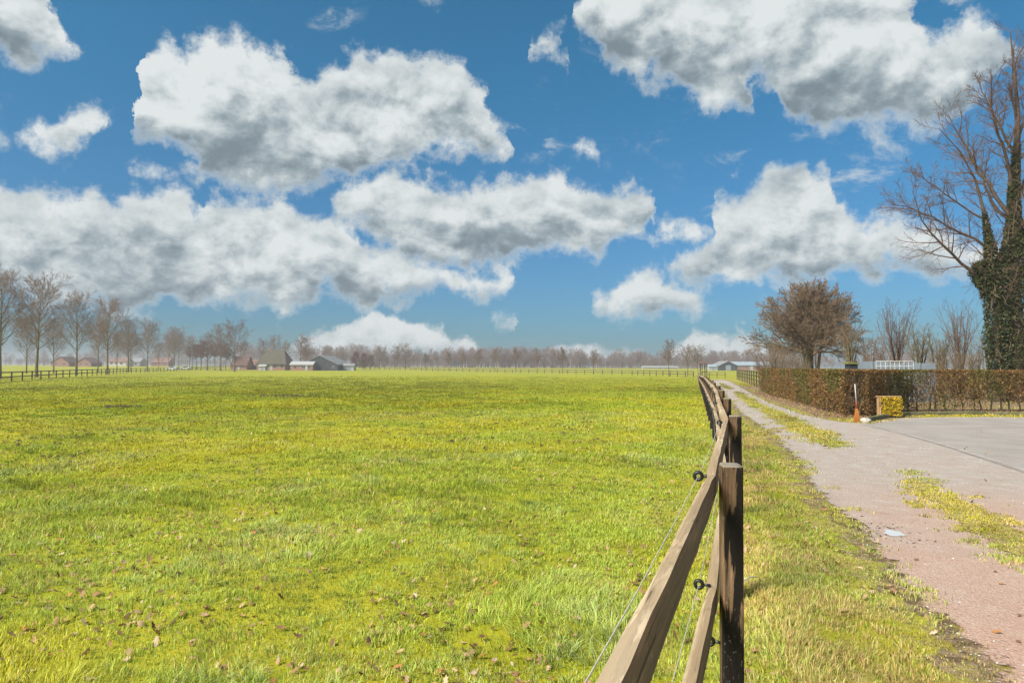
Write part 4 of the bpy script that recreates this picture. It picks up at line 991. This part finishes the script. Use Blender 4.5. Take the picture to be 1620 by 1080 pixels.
C = C[fbm(C[:, 0]*3+C[:, 2]*2, C[:, 2]*3-C[:, 1], 3, 3, 2) > .40]
V, Q, T_ = leaf_quads(g, C, .024, col=palette(g, len(C), [(.78, .55, .03), (.70, .42, .02), (.25, .24, .03), (.12, .11, .03)], [6, 3, 1.6, 1]))
ys = empty('yellow_shrub', (c0[0], c0[1], 0), label='small square shrub covered in yellow flowers at the hedge corner', cat='shrub')
link('foliage', qmesh('foliage', V, Q, mats=['leaf'], tint=T_), ys)
b = MB()
for k in range(9):
    x, y = g.rand(2)*np.array([.5, .2])-np.array([.25, .1]); b.tube([(x*.5, y, -.03), (x, y, .3), (x*1.1, y*1.3, .6)], .008, 5)
b.obj('stem', 'bark', ys)
# grey panels, gate and small roofed box behind the hedge
def pxw(px, Y): return (px-810)/1080*Y
Y0 = 34.0
pn = empty('grey_panel_wall', (pxw(1355, Y0), Y0, 0), .02, label='pale grey steel panel enclosure just rising above the hedge', cat='wall')
wx = pxw(1482, Y0)-pxw(1355, Y0); k = 5
for i in range(k):
    b = MB(); a = wx*i/k; hh = 1.97-(.07 if i >= 2 else 0); b.box(a+.01, a+wx/k-.01, 0, .05, 0, hh, .008); b.obj('panel', 'grey_panel', pn)
    b = MB(); b.box(a-.03, a+.03, -.03, .08, -.1, hh+.03, .006); b.obj('panel_post', 'grey_roof' if i else 'black_plastic', pn)
gt = empty('white_gate', (pxw(1386, 33.6), 33.6, 0), label='white tubular gate with upright bars in front of the grey panels', cat='gate')
gw = pxw(1445, 33.6)-pxw(1386, 33.6)
b = MB()
for z in (.3, 1.2, 1.75, 1.99): b.tube([(0, 0, z), (gw, 0, z)], .022, 6)
b.obj('rail', 'white_pole', gt)
for i in range(9):
    b = MB(); b.tube([(gw*i/8, .0, .05), (gw*i/8, 0, 2.0)], .014, 6); b.obj('bar', 'white_pole', gt)
bx = empty('roofed_box', (pxw(1346, 33), 33, 0), label='dark box with mossy flat roof left of the grey panels', cat='box')
b = MB(); b.box(-.2, .2, -.2, .2, 0, 1.83, .01); b.obj('body', 'dark_cladding', bx)
b = MB(); b.box(-.27, .25, -.27, .27, 1.833, 1.93, .02); b.obj('roof', 'moss_edge', bx)
# ------------------------------------------------------------------ round oak behind the hedge
def round_tree():
    p = np.array([pxw(1277, 58), 58, 0])
    c1_ = tree_geo(201, 9.0, .46, .60, 56, lambda t: 85-77*((t-.60)/.40)**.9, .49, .03, ((10, .46, 5), (7, .46, 4), (5, .5, 3), (3, .5, 2)), lambda t: 1.34-.50*t, tw=(.015, .010), rl=.10, trunk_top=.50, kp=9, bend=.045, n1k=8, ang2=30, lvar=.07)
    c2_ = tree_geo(202, 7.4, .26, .55, 14, lambda t: 60-46*(t-.55)/.45, .30, .05, ((8, .5, 5), (6, .5, 4), (4, .5, 3)), lambda t: 1.0-.1*t, tw=(.015, .010), rl=.08, trunk_top=.50, kp=7, bend=.06, n1k=7, lean=.1)
    root = empty('round_tree', p, .4, label='broad dome-shaped bare tree with rusty twigs behind the far part of the hedge', cat='tree')
    off = np.array([.75, .3, 0])
    gg = np.random.RandomState(6); sp_ = []
    for k in range(26):
        a = gg.rand()*6.28; rr_ = .2+.75*gg.rand()**.5; th_ = .16 if k < 4 else .02+.03*gg.rand()
        P_ = walk(gg, np.array([[math.cos(a)*rr_+.35, math.sin(a)*rr_*.6, -.1]]), nrmz(np.array([[gg.randn()*.08, gg.randn()*.08, 1]])), np.array([3.6+1.4*gg.rand()]), 7, .03, .05)
        sp_.append(tubes(P_, np.linspace(th_, th_*.4, 7)[None], 6))
    v, q = merge([c1_[0], (c2_[0][0]+off, c2_[0][1])]+sp_); link('trunk', qmesh('trunk', v, q, mats=['bark_green'], smooth=True), root)
    v, q = merge([c1_[1], (c2_[1][0]+off, c2_[1][1])]); link('crown', qmesh('crown', v, q, mats=['twig_tan']), root)
round_tree()
# bare shrubs and pollards behind the hedge
def shrub(name, px, Y, topy, spread, cnt, seed, twig, label, bark='bark', base=.0, stump=None, m1=7, m2=5, r0=.03, cat='shrub'):
    g = np.random.RandomState(seed); H = (582-topy)/1080*Y+CAMH-(stump or 0)
    root = empty(name, (pxw(px, Y), Y, 0), 0, label=label, cat=cat)
    st = np.c_[g.randn(cnt, 2)*.18*spread, np.full(cnt, stump or 0)]
    a = g.rand(cnt)*6.28; q = np.sqrt(g.rand(cnt))*spread*.55
    d = nrmz(np.c_[np.cos(a)*q, np.sin(a)*q, np.ones(cnt)]); L = H*(.62+.4*g.rand(cnt))
    P0 = walk(g, st, d, L, 8, .03, .05); R0 = np.linspace(r0, .008, 8)[None]*(.7+.6*g.rand(cnt, 1))
    parts = [tubes(P0, R0, 5)]
    if stump: parts.append(tubes(np.array([[[0, 0, -.1], [.03, 0, stump*.5], [0, 0, stump], [0, 0, stump+.12]]]), np.array([[.24, .18, .26, .12]]), 9))
    v, q_ = merge(parts); link('trunk', qmesh('trunk', v, q_, mats=[bark], smooth=True), root)
    P1, R1, L1_ = branch(g, P0, R0, L, m1, .18, 1, 32, .30, 5, .05, .10, (.014, .006)); P2, R2, L2_ = branch(g, P1, R1, L1_, m2, .1, 1, 34, .5, 3, .04, .1, (.008, .005))
    v, q_ = merge([tubes(P1, R1, 3), tubes(P2, R2, 3)]); link('crown', qmesh('crown', v, q_, mats=[twig]), root)
shrub('bare_shrub', 1228, 52, 540, .9, 26, 1, 'twig_olive', 'tangled bare shrub left of the dome-shaped tree, above the hedge end', r0=.035, m1=9)
shrub('bare_shrub', 1212, 56, 552, .8, 16, 2, 'twig', 'low pinkish bare shrub at the far hedge end', m1=9)
shrub('bare_shrub', 1262, 50, 552, .7, 22, 13, 'twig_olive', 'low olive bare shrub at the foot of the dome-shaped tree', m1=8)
shrub('pollard', 1345, 40, 497, .62, 14, 3, 'twig_rust', 'pollard with long straight stems just right of the dome-shaped tree', 'bark_green', stump=1.7, r0=.045, m1=6, cat='tree')
shrub('pollard', 1418, 42, 478, .58, 22, 4, 'twig', 'widest bare pollard fanning up above the grey panels', 'bark', stump=1.6, r0=.035, m1=6, cat='tree')
shrub('bare_shrub', 1380, 44, 528, .8, 20, 5, 'twig_rust', 'low reddish bare shrub between the two stemmed pollards', m1=8)
shrub('fruit_tree', 1452, 39, 510, .55, 9, 6, 'twig_olive', 'knotty bare olive-barked tree right of the widest pollard', 'bark_green', stump=1.5, r0=.05, m1=12, m2=7, cat='tree')
shrub('fruit_tree', 1482, 38, 522, .75, 8, 7, 'twig_olive', 'smaller knotty olive tree above the right end of the grey panels', 'bark_green', stump=1.5, r0=.045, m1=12, m2=7, cat='tree')
shrub('pollard', 1520, 43, 478, .42, 18, 8, 'twig', 'tall slender pollard left of the ivy-clad tree', 'bark', stump=1.4, r0=.035, m1=7, cat='tree')
shrub('bare_shrub', 1512, 37, 548, .9, 30, 9, 'twig_olive', 'dense low bare shrub at the foot of the slender pollard', m1=8)
shrub('bare_shrub', 1552, 36, 530, .6, 12, 10, 'twig_olive', 'bare shrub leaning against the ivy-clad trunk', 'bark_green', m1=8)
# ------------------------------------------------------------------ ivy-clad tree on the right
def ivy_tree():
    g = np.random.RandomState(31); Yt = 34.0; O = np.array([pxw(1606, Yt), Yt, 0.])
    root = empty('ivy_clad_tree', O, 0, label='tall bare tree with ivy-covered trunk rising above the hedge at the right edge', cat='tree')
    def w3(pl, dep):
        out = []
        for i, (x, y) in enumerate(pl):
            d = ray(x, y); t = Yt/d[1]; out.append(np.array([d[0]*t, Yt+dep*i/(len(pl)-1), CAMH+d[2]*t])-O)
        out = np.array(out); s = np.r_[0, np.cumsum(np.linalg.norm(out[1:]-out[:-1], axis=1))]; u_ = np.linspace(0, s[-1], 10)
        return np.stack([np.interp(u_, s, out[:, k]) for k in range(3)], 1), s[-1]
    M = [([(1606,640),(1608,520),(1605,400),(1604,310),(1608,230),(1611,160),(1603,100),(1598,50)], 0, .40, .02),
         ([(1580,640),(1577,480),(1562,400),(1553,345),(1547,310),(1530,272),(1502,238),(1474,210)], -.6, .20, .015),
         ([(1572,470),(1540,432),(1503,402),(1472,380),(1448,345),(1436,305)], -.4, .10, .012),
         ([(1598,420),(1570,392),(1530,368),(1488,345),(1452,322),(1425,318)], .8, .09, .012),
         ([(1600,345),(1577,300),(1552,255),(1533,205),(1520,170)], 1.0, .11, .014),
         ([(1604,310),(1588,258),(1562,212),(1546,170),(1540,140)], -1.3, .10, .014),
         ([(1607,250),(1592,205),(1577,160),(1568,118)], .9, .08, .012),
         ([(1609,200),(1594,150),(1588,105)], -.6, .06, .012),
         ([(1553,345),(1520,325),(1480,290),(1452,270)], .3, .05, .010),
         ([(1610,230),(1625,175),(1640,120),(1640,70)], .5, .09, .012),
         ([(1606,320),(1640,270),(1675,215),(1690,160)], 1.2, .11, .014),
         ([(1606,380),(1650,330),(1700,290),(1745,260)], -1., .11, .014),
         ([(1606,440),(1660,400),(1720,370),(1775,350)], .8, .10, .014),
         ([(1606,360),(1590,310),(1600,250),(1590,215)], 3.2, .10, .014),
         ([(1606,380),(1615,330),(1600,270),(1612,225)], -3.0, .10, .014)]
    P0 = []; R0 = []; L0 = []
    for pl_, dep, ra, rb in M:
        p, L = w3(pl_, dep); p[1:-1] += g.randn(8, 3)*.035; P0.append(p); R0.append(np.linspace(ra, rb, 10)); L0.append(L)
    P0 = np.array(P0); R0 = np.array(R0); L0 = np.array(L0)
    v, q = tubes(P0[:2], R0[:2], 9); v2, q2 = tubes(P0[2:], R0[2:], 6)
    v, q = merge([(v, q), (v2, q2)]); link('trunk', qmesh('trunk', v, q, mats=['bark_dark'], smooth=True), root)
    Lc = np.minimum(L0, 7.5)
    P1, R1, L1_ = branch(g, P0, R0, Lc, 18, .30, 1., 42, .32, 7, .045, .11, (.035, .010), angv=12)
    P2, R2, L2_ = branch(g, P1, R1, L1_, 7, .2, 1., 38, .45, 5, .05, .14, (.016, .006), angv=14)
    P3, R3, _ = branch(g, P2, R2, L2_, 6, .15, 1., 38, .5, 4, .04, .16, (.009, .0045), angv=14)
    v, q = merge([tubes(P1, R1, 4), tubes(P2, R2, 3), tubes(P3, R3, 3)])
    # keep the lower crown clear of the ivy column's base
    link('crown', qmesh('crown', v, q, mats=['twig_dark']), root)
    Cs = []
    def col_(P_, t0, t1, rad_, cnt):
        t = t0+(t1-t0)*g.rand(1, cnt); c = interp_poly(P_[None], t)[0]; rr_ = np.interp(t[0], rad_[0], rad_[1])
        a = g.rand(cnt)*6.28; lump = .55+.9*fbm(c[:, 2]*1.3+a*.9, a*1.5+c[:, 2]*.6, 1.0, 4, 6)
        q_ = rr_*lump*(1-.5*g.rand(cnt)**2.2)
        keep = fbm(c[:, 2]*2+50, a*2.1, 1.6, 4, 2) > .40
        return (c+np.c_[np.cos(a)*q_, np.sin(a)*q_*.9, g.randn(cnt)*.12])[keep]
    Cs.append(col_(P0[0], .10, .70, ([.1, .3, .40, .50, .70], [1.08, .94, .62, .34, .10]), 34000))
    Cs.append(col_(P0[1], .05, .66, ([0, .25, .40, .52, .66], [.55, .62, .54, .28, .09]), 14000))
    Cs.append(col_(P0[2], .0, .22, ([0, .22], [.5, .2]), 1600))
    # side bulge at the height of the lowest limb
    e_ = w3([(1556, 432), (1556, 431)], 0)[0][0]; k = 5000; rr_ = g.rand(k)**.45; dd = nrmz(g.randn(k, 3)); B = e_+dd*rr_[:, None]*np.array([.60, .6, .75])*(.7+.6*fbm(dd[:, 0]*2+9, dd[:, 2]*2, 1.6, 3))[:, None]; Cs.append(B)
    C = np.concatenate(Cs); C = C[C[:, 2] > .1]
    V, Q, T_ = leaf_quads(g, C, .062, col=palette(g, len(C), [(.04, .06, .018), (.07, .085, .025), (.11, .105, .035), (.16, .11, .07), (.022, .03, .013)], [4, 4, 2.4, 1.4, 3], .25))
    link('ivy', qmesh('ivy', V, Q, mats=['leaf'], tint=T_), root)
    # dead stems hanging in the ivy
    k = 900; i = g.randint(len(C), size=k); P4 = walk(g, C[i], nrmz(g.randn(k, 3)*np.array([.7, .7, 1])), .4+.7*g.rand(k), 5, .02, .25)
    v, q = tubes(P4, np.full((k, 5), .009), 3); link('ivy_stems', qmesh('ivy_stems', v, q, mats=['twig_olive']), root)
ivy_tree()
# ------------------------------------------------------------------ grass
def ground_h(x, y):
    dr = np.full(x.shape, 99.); near = x*x+y*y < 120**2
    dr[near] = polydist(x[near], y[near], ROAD)
    inr = np.zeros(x.shape, bool); inr[near] = inpoly(x[near], y[near], ROAD)
    return np.where(inr, .014, terrain(x, y)+(fbm(x, y, 1.2, 4, 1)-.5)*.07*sst(0, .9, dr)*(np.hypot(x, y) < 70)), dr
def make_blades(g, x, y, z, h, wd, lean_dir, lean, col):
    n_ = len(x); a = g.rand(n_)*6.28; px_, py_ = np.cos(a)*wd/2, np.sin(a)*wd/2
    lx, ly = np.cos(lean_dir)*lean*h, np.sin(lean_dir)*lean*h; hh = h*np.sqrt(np.clip(1-.5*np.minimum(lean, 1.2)**2, .25, 1))
    V = np.zeros((n_, 5, 3), np.float32)
    V[:, 0] = np.stack([x-px_, y-py_, z-.012], 1); V[:, 1] = np.stack([x+px_, y+py_, z-.012], 1)
    V[:, 2] = np.stack([x+px_*.8+lx*.35, y+py_*.8+ly*.35, z+hh*.6], 1); V[:, 3] = np.stack([x-px_*.8+lx*.35, y-py_*.8+ly*.35, z+hh*.6], 1)
    V[:, 4] = np.stack([x+lx, y+ly, z+hh], 1)
    I = np.arange(n_)[:, None]*5; Q = I+np.array([[0, 1, 2, 3]]); T = I+np.array([[3, 2, 4]])
    return V.reshape(-1, 3), Q, T, np.repeat(col, 5, 0)
def grow_grass(name, label, n_base, rmax, accept, seed, straw=0., hmul=1., dens0=3400, azr=(-50, 42), rmin=2.2):
    g = np.random.RandomState(seed)
    # constant density inside 6 m, falling with distance beyond
    a0, a1 = np.radians(azr[0]), np.radians(azr[1])
    def sample(k1, k2):
        r = np.r_[np.sqrt(rmin**2+(36-rmin**2)*g.rand(k1)), 6*np.exp(math.log(rmax/6)*g.rand(k2))]; a = a0+(a1-a0)*g.rand(k1+k2); return r*np.sin(a), r*np.cos(a)
    n1 = int((36-rmin**2)/2*(a1-a0)*dens0); n2 = int(36*math.log(rmax/6)*(a1-a0)*dens0)
    x, y = sample(n1, n2); nt = (n1//46, n2//46); tx, ty = sample(*nt); tr = np.hypot(tx, ty)
    tk = .35+LAT[np.arange(len(tx)) & 255, (np.arange(len(tx)) >> 8) & 255]
    idx = np.r_[g.randint(0, nt[0], n1), g.randint(nt[0], sum(nt), n2)]; pull = (g.rand(len(x)) < .60)
    sg = .045*np.maximum(1, tr[idx]/7)*tk[idx]
    ox, oy = g.randn(len(x))*sg, g.randn(len(x))*sg
    x = np.where(pull, tx[idx]+ox, x); y = np.where(pull, ty[idx]+oy, y); dx, dy = ox, oy; r = np.hypot(x, y)
    fade = g.rand(len(x)) > sst(.55, 1.0, r/rmax); x, y, r, pull, dx, dy = x[fade], y[fade], r[fade], pull[fade], dx[fade], dy[fade]
    m_ = accept(x, y, g); x, y, r, pull, dx, dy = x[m_], y[m_], r[m_], pull[m_], dx[m_], dy[m_]
    n_ = len(x); z, dr = ground_h(x, y)
    lush = sst(.46, .66, fbm(x, y, .55, 4, 3)+.25*(fbm(x, y, 3., 3, 12)-.5)); fine_ = fbm(x, y, 3.2, 4, 5)
    yel = sst(.42, .62, fbm(x, y, .35, 4, 21)); dry = sst(.50, .64, fbm(x, y, 1.7, 4, 33))
    h = (.020+.045*lush+.022*np.clip(fine_-.45, 0, 1)*4+.012*pull)*(.5+.8*g.rand(n_))*hmul
    h *= np.clip(sst(-.02, .45, dr), .35, 1)*(1+.35*sst(8, 40, r))
    wd = (.0040+.0022*g.rand(n_))*np.maximum(1, r/5.5)**.95
    ld = np.where(g.rand(n_) < .5, np.arctan2(dy, dx), (fbm(x, y, .8, 3, 7)-.5)*9+.4)+g.randn(n_)*.6
    lean = np.clip(.62+.35*lush+.38*g.randn(n_), .05, 1.25)
    c_y = np.array([.55, .50, .035]); c_g = np.array([.40, .465, .055]); c_b = np.array([.50, .58, .24]); c_s = np.array([.66, .48, .19]); c_d = np.array([.09, .135, .018]); c_br = np.array([.30, .20, .06])
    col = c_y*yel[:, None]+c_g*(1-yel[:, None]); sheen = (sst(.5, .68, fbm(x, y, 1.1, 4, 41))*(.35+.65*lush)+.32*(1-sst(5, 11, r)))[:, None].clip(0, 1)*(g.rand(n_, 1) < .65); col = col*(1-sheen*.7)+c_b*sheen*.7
    k = g.rand(n_)[:, None]
    ps_ = np.clip(.035+straw*.55+.17*dry, 0, .85)[:, None] if not callable(straw) else np.clip(.12+straw(x, y)*.54+.25*dry, 0, .88)[:, None]
    col = np.where(k < ps_, c_s, col); col = np.where((k > .93), c_d, col); col = np.where((k > .90) & (k <= .93), c_br, col)
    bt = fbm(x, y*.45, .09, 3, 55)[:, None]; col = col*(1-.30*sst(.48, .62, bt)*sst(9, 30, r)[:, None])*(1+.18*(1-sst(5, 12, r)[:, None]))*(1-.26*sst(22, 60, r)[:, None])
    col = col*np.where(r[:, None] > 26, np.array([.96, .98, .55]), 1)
    col = col*np.where(fine_[:, None] < .40, .75, 1)
    col = np.clip(col*(1+.20*g.randn(n_, 1)), .01, .8)
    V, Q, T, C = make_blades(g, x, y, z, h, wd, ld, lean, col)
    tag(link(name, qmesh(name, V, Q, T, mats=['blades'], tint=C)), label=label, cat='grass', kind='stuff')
def acc_field(x, y, g):
    s = side_of_fence(x, y); bare = fbm(x, y, 2.6, 4, 51)
    return (s < -.02) & ((bare > .30) | (g.rand(len(x)) < .3)) & (np.degrees(np.arctan2(x, y)) < 18)
grow_grass('meadow_grass', 'short tufty yellow-green pasture grass covering the field', 0, 170, acc_field, 101, dens0=5000)
STR = [STRIP0, STRIP1, STRIP2]
def acc_verge(x, y, g):
    s = side_of_fence(x, y); near = (x*x+y*y < 110**2); inr = inpoly(x, y, ROAD); d = polydist(x, y, ROAD)
    sd = np.where(inr, -d, d)+(fbm(x, y, 3.5, 4, 91)-.5)*.7*np.clip(np.hypot(x, y)/8, .6, 1.6)
    return (s >= -.02) & near & (g.rand(len(x)) < 1.05*sst(-.28, .18, sd)) & ((polydist(x, y, HEDGE_LINE, False) > 1.25) | (g.rand(len(x)) < .08)) & ~(inpoly(x, y, list(HEDGE_LINE)+[(70, 27), (70, 60), (19, 60)]) & (g.rand(len(x)) < .93))
def vstraw(x, y):
    d = polydist(x, y, ROAD); return (.25+.75*sst(.38, .52, fbm(x, y, 1.0, 4, 61)))*(.45+.55*sst(.1, .6, d))
grow_grass('verge_grass', 'mixed green and straw-coloured grass on the verge between fence and drive', 0, 90, acc_verge, 102, straw=vstraw, hmul=1.15, dens0=5400, azr=(-6, 44), rmin=1.2)
def acc_strip(x, y, g):
    m_ = np.zeros(len(x), bool); dd = np.full(len(x), 99.)
    for s_ in STR: i_ = inpoly(x, y, s_); m_ |= i_; dd = np.minimum(dd, np.where(i_, -1, 1)*polydist(x, y, s_))
    sd = -dd+(fbm(x, y, 3.5, 4, 93)-.5)*.8
    return (g.rand(len(x)) < 1.0*sst(-.22, .14, sd))
grow_grass('strip_grass', 'short mossy grass growing in the strips between the wheel tracks', 0, 90, acc_strip, 103, straw=.42, hmul=.5, dens0=8500, azr=(14, 42), rmin=4)
# fallen leaves on the turf
g = np.random.RandomState(77); n_ = 9000
a = np.radians(-42+84*g.rand(n_)); r = 2.5*np.exp(math.log(26/2.5)*g.rand(n_)**.9); x, y = r*np.sin(a), r*np.cos(a)
cl_ = fbm(x, y, .8, 3, 71); keep = (~inpoly(x, y, ROAD) | (g.rand(n_) < .07)) & (cl_+.35*g.rand(n_) > .60); keep &= ~((r < 4.5) & (g.rand(n_) < .4))
x, y = x[keep], y[keep]; z, dr = ground_h(x, y)
scatter_leaves('fallen_leaves', 'dry tan and brown oak leaves strewn over the grass', np.c_[x, y], np.where(inpoly(x, y, ROAD), .012, z+.006+.020*g.rand(len(x))), .025, 6, [(.48, .31, .18), (.36, .20, .10), (.56, .40, .28), (.18, .10, .05), (.46, .20, .07)], [4, 4, 1.2, 3, .5])
# pebbles on the drive
g = np.random.RandomState(78); n_ = 9000
a = np.radians(10+34*g.rand(n_)); r = 2.2*np.exp(math.log(30/2.2)*g.rand(n_)); x, y = r*np.sin(a), r*np.cos(a)
inr = inpoly(x, y, ROAD) & ~inpoly(x, y, YARD); dr = polydist(x, y, ROAD); keep = inr & ((g.rand(n_) < .45) | (dr < .3)); x, y, r = x[keep], y[keep], r[keep]; n_ = len(x)
oct_ = np.array([(1, 0, 0), (0, 1, 0), (-1, 0, 0), (0, -1, 0), (0, 0, .6), (0, 0, -.3)]); fT = np.array([(0, 1, 4), (1, 2, 4), (2, 3, 4), (3, 0, 4)])
s = (.0035+.008*g.rand(n_)**3)*np.maximum(1, r/9)
V = oct_[None]*s[:, None, None]*(.7+.6*g.rand(n_, 6, 1))+np.c_[x, y, np.full(n_, .003)][:, None]; T = (np.arange(n_)[:, None, None]*6+fT[None]).reshape(-1, 3)
tag(link('gravel_stones', qmesh('gravel_stones', V, None, T, mats=['pebble'], tint=np.repeat(palette(g, n_, [(.60, .55, .50), (.42, .30, .24), (.25, .18, .14), (.75, .72, .68)], [4, 4, 2, 1]), 6, 0))), label='loose small stones scattered on the gravel drive', cat='gravel', kind='stuff')
# dark debris round the puddle, molehill crumbs on the field
g = np.random.RandomState(79); pts = np.array(pc)+g.randn(90, 2)*np.array([.16, .26])+np.array([-.03, .05]); pts = pts[np.hypot((pts[:, 0]-pc[0])/.13, (pts[:, 1]-pc[1])/.17) > 1.0]
scatter_leaves('leaf_debris', 'dark leaf scraps around the puddle on the drive', pts, np.full(len(pts), .006), .016, 4, [(.10, .05, .03), (.22, .12, .08)], [2, 1], curl=.2)
for (px, py, k, s_, lab) in [(188, 644, 9, .13, 'dark clump of molehill soil on the left of the field'), (455, 626.5, 14, .14, 'row of dark soil crumbs in the middle distance of the field'), (165, 634, 4, .09, 'small soil crumbs left of the middle distance row'), (325, 604, 5, .12, 'faint soil clump far out near the left fence end')]:
    q = gp(px, py); n_ = k*5; cx = q[0]+g.randn(n_)*(.9 if k > 10 else .35); cy_ = q[1]+g.randn(n_)*.3; V = []; T = []
    s = s_*(.3+.7*g.rand(n_)); zz = terrain(cx, cy_)
    V = oct_[None]*s[:, None, None]*(.7+.6*g.rand(n_, 6, 1))+np.c_[cx, cy_, zz+.03][:, None]; T = (np.arange(n_)[:, None, None]*6+fT[None]).reshape(-1, 3)
    tag(link('soil_crumbs', qmesh('soil_crumbs', V, None, T, mats=['soil'])), label=lab, cat='soil', kind='stuff')
g = np.random.RandomState(90); n_ = 900; a = np.radians(-40+56*g.rand(n_)); r = 11*np.exp(math.log(85/11)*g.rand(n_)); x, y = r*np.sin(a), r*np.cos(a)
kk = (side_of_fence(x, y) < -.4) & (fbm(x, y, .16, 3, 44) > .50); x, y, r = x[kk], y[kk], r[kk]; n_ = len(x)*3; x = np.repeat(x, 3)+g.randn(n_)*.12; y = np.repeat(y, 3)+g.randn(n_)*.12
s = (.02+.05*g.rand(n_)**2)*np.repeat(np.maximum(.8, r/45), 3); V = oct_[None]*s[:, None, None]*(.7+.6*g.rand(n_, 6, 1))+np.c_[x, y, terrain(x, y)+.03][:, None]; T = (np.arange(n_)[:, None, None]*6+fT[None]).reshape(-1, 3)
tag(link('soil_specks', qmesh('soil_specks', V, None, T, mats=['soil'])), label='small dark specks of soil and droppings scattered through the pasture', cat='soil', kind='stuff')
# fallen twig on the verge
b = MB(); q = gp(1186, 926); b.tube([(q[0]-.05, q[1]-.03, .05), (q[0], q[1], .065), (q[0]+.05, q[1]+.02, .06), (q[0]+.08, q[1]+.04, .05)], [.006, .005, .004, .002], 6)
tag(b.obj('twig', 'stone'), 'pale peeled twig lying on the verge just right of the nearest post', 'twig')
# ------------------------------------------------------------------ haze
m = bpy.data.materials.new('haze_air'); m.use_nodes = True; m.node_tree.nodes.clear(); n = NT(m.node_tree)
vol = n.node('ShaderNodeVolumePrincipled'); vol.inputs['Density'].default_value = .00065; vol.inputs['Color'].default_value = (.93, .91, .92, 1); vol.inputs['Anisotropy'].default_value = .2
o_ = n.node('ShaderNodeOutputMaterial'); n.l.new(vol.outputs[0], o_.inputs['Volume']); MATS['haze_air'] = m
b = MB(); b.box(-1500, 1500, -60, 1500, -1.6, 21.5); hz = b.obj('haze', 'haze_air'); tag(hz, 'thin pale haze over the fields', 'haze', kind='stuff')
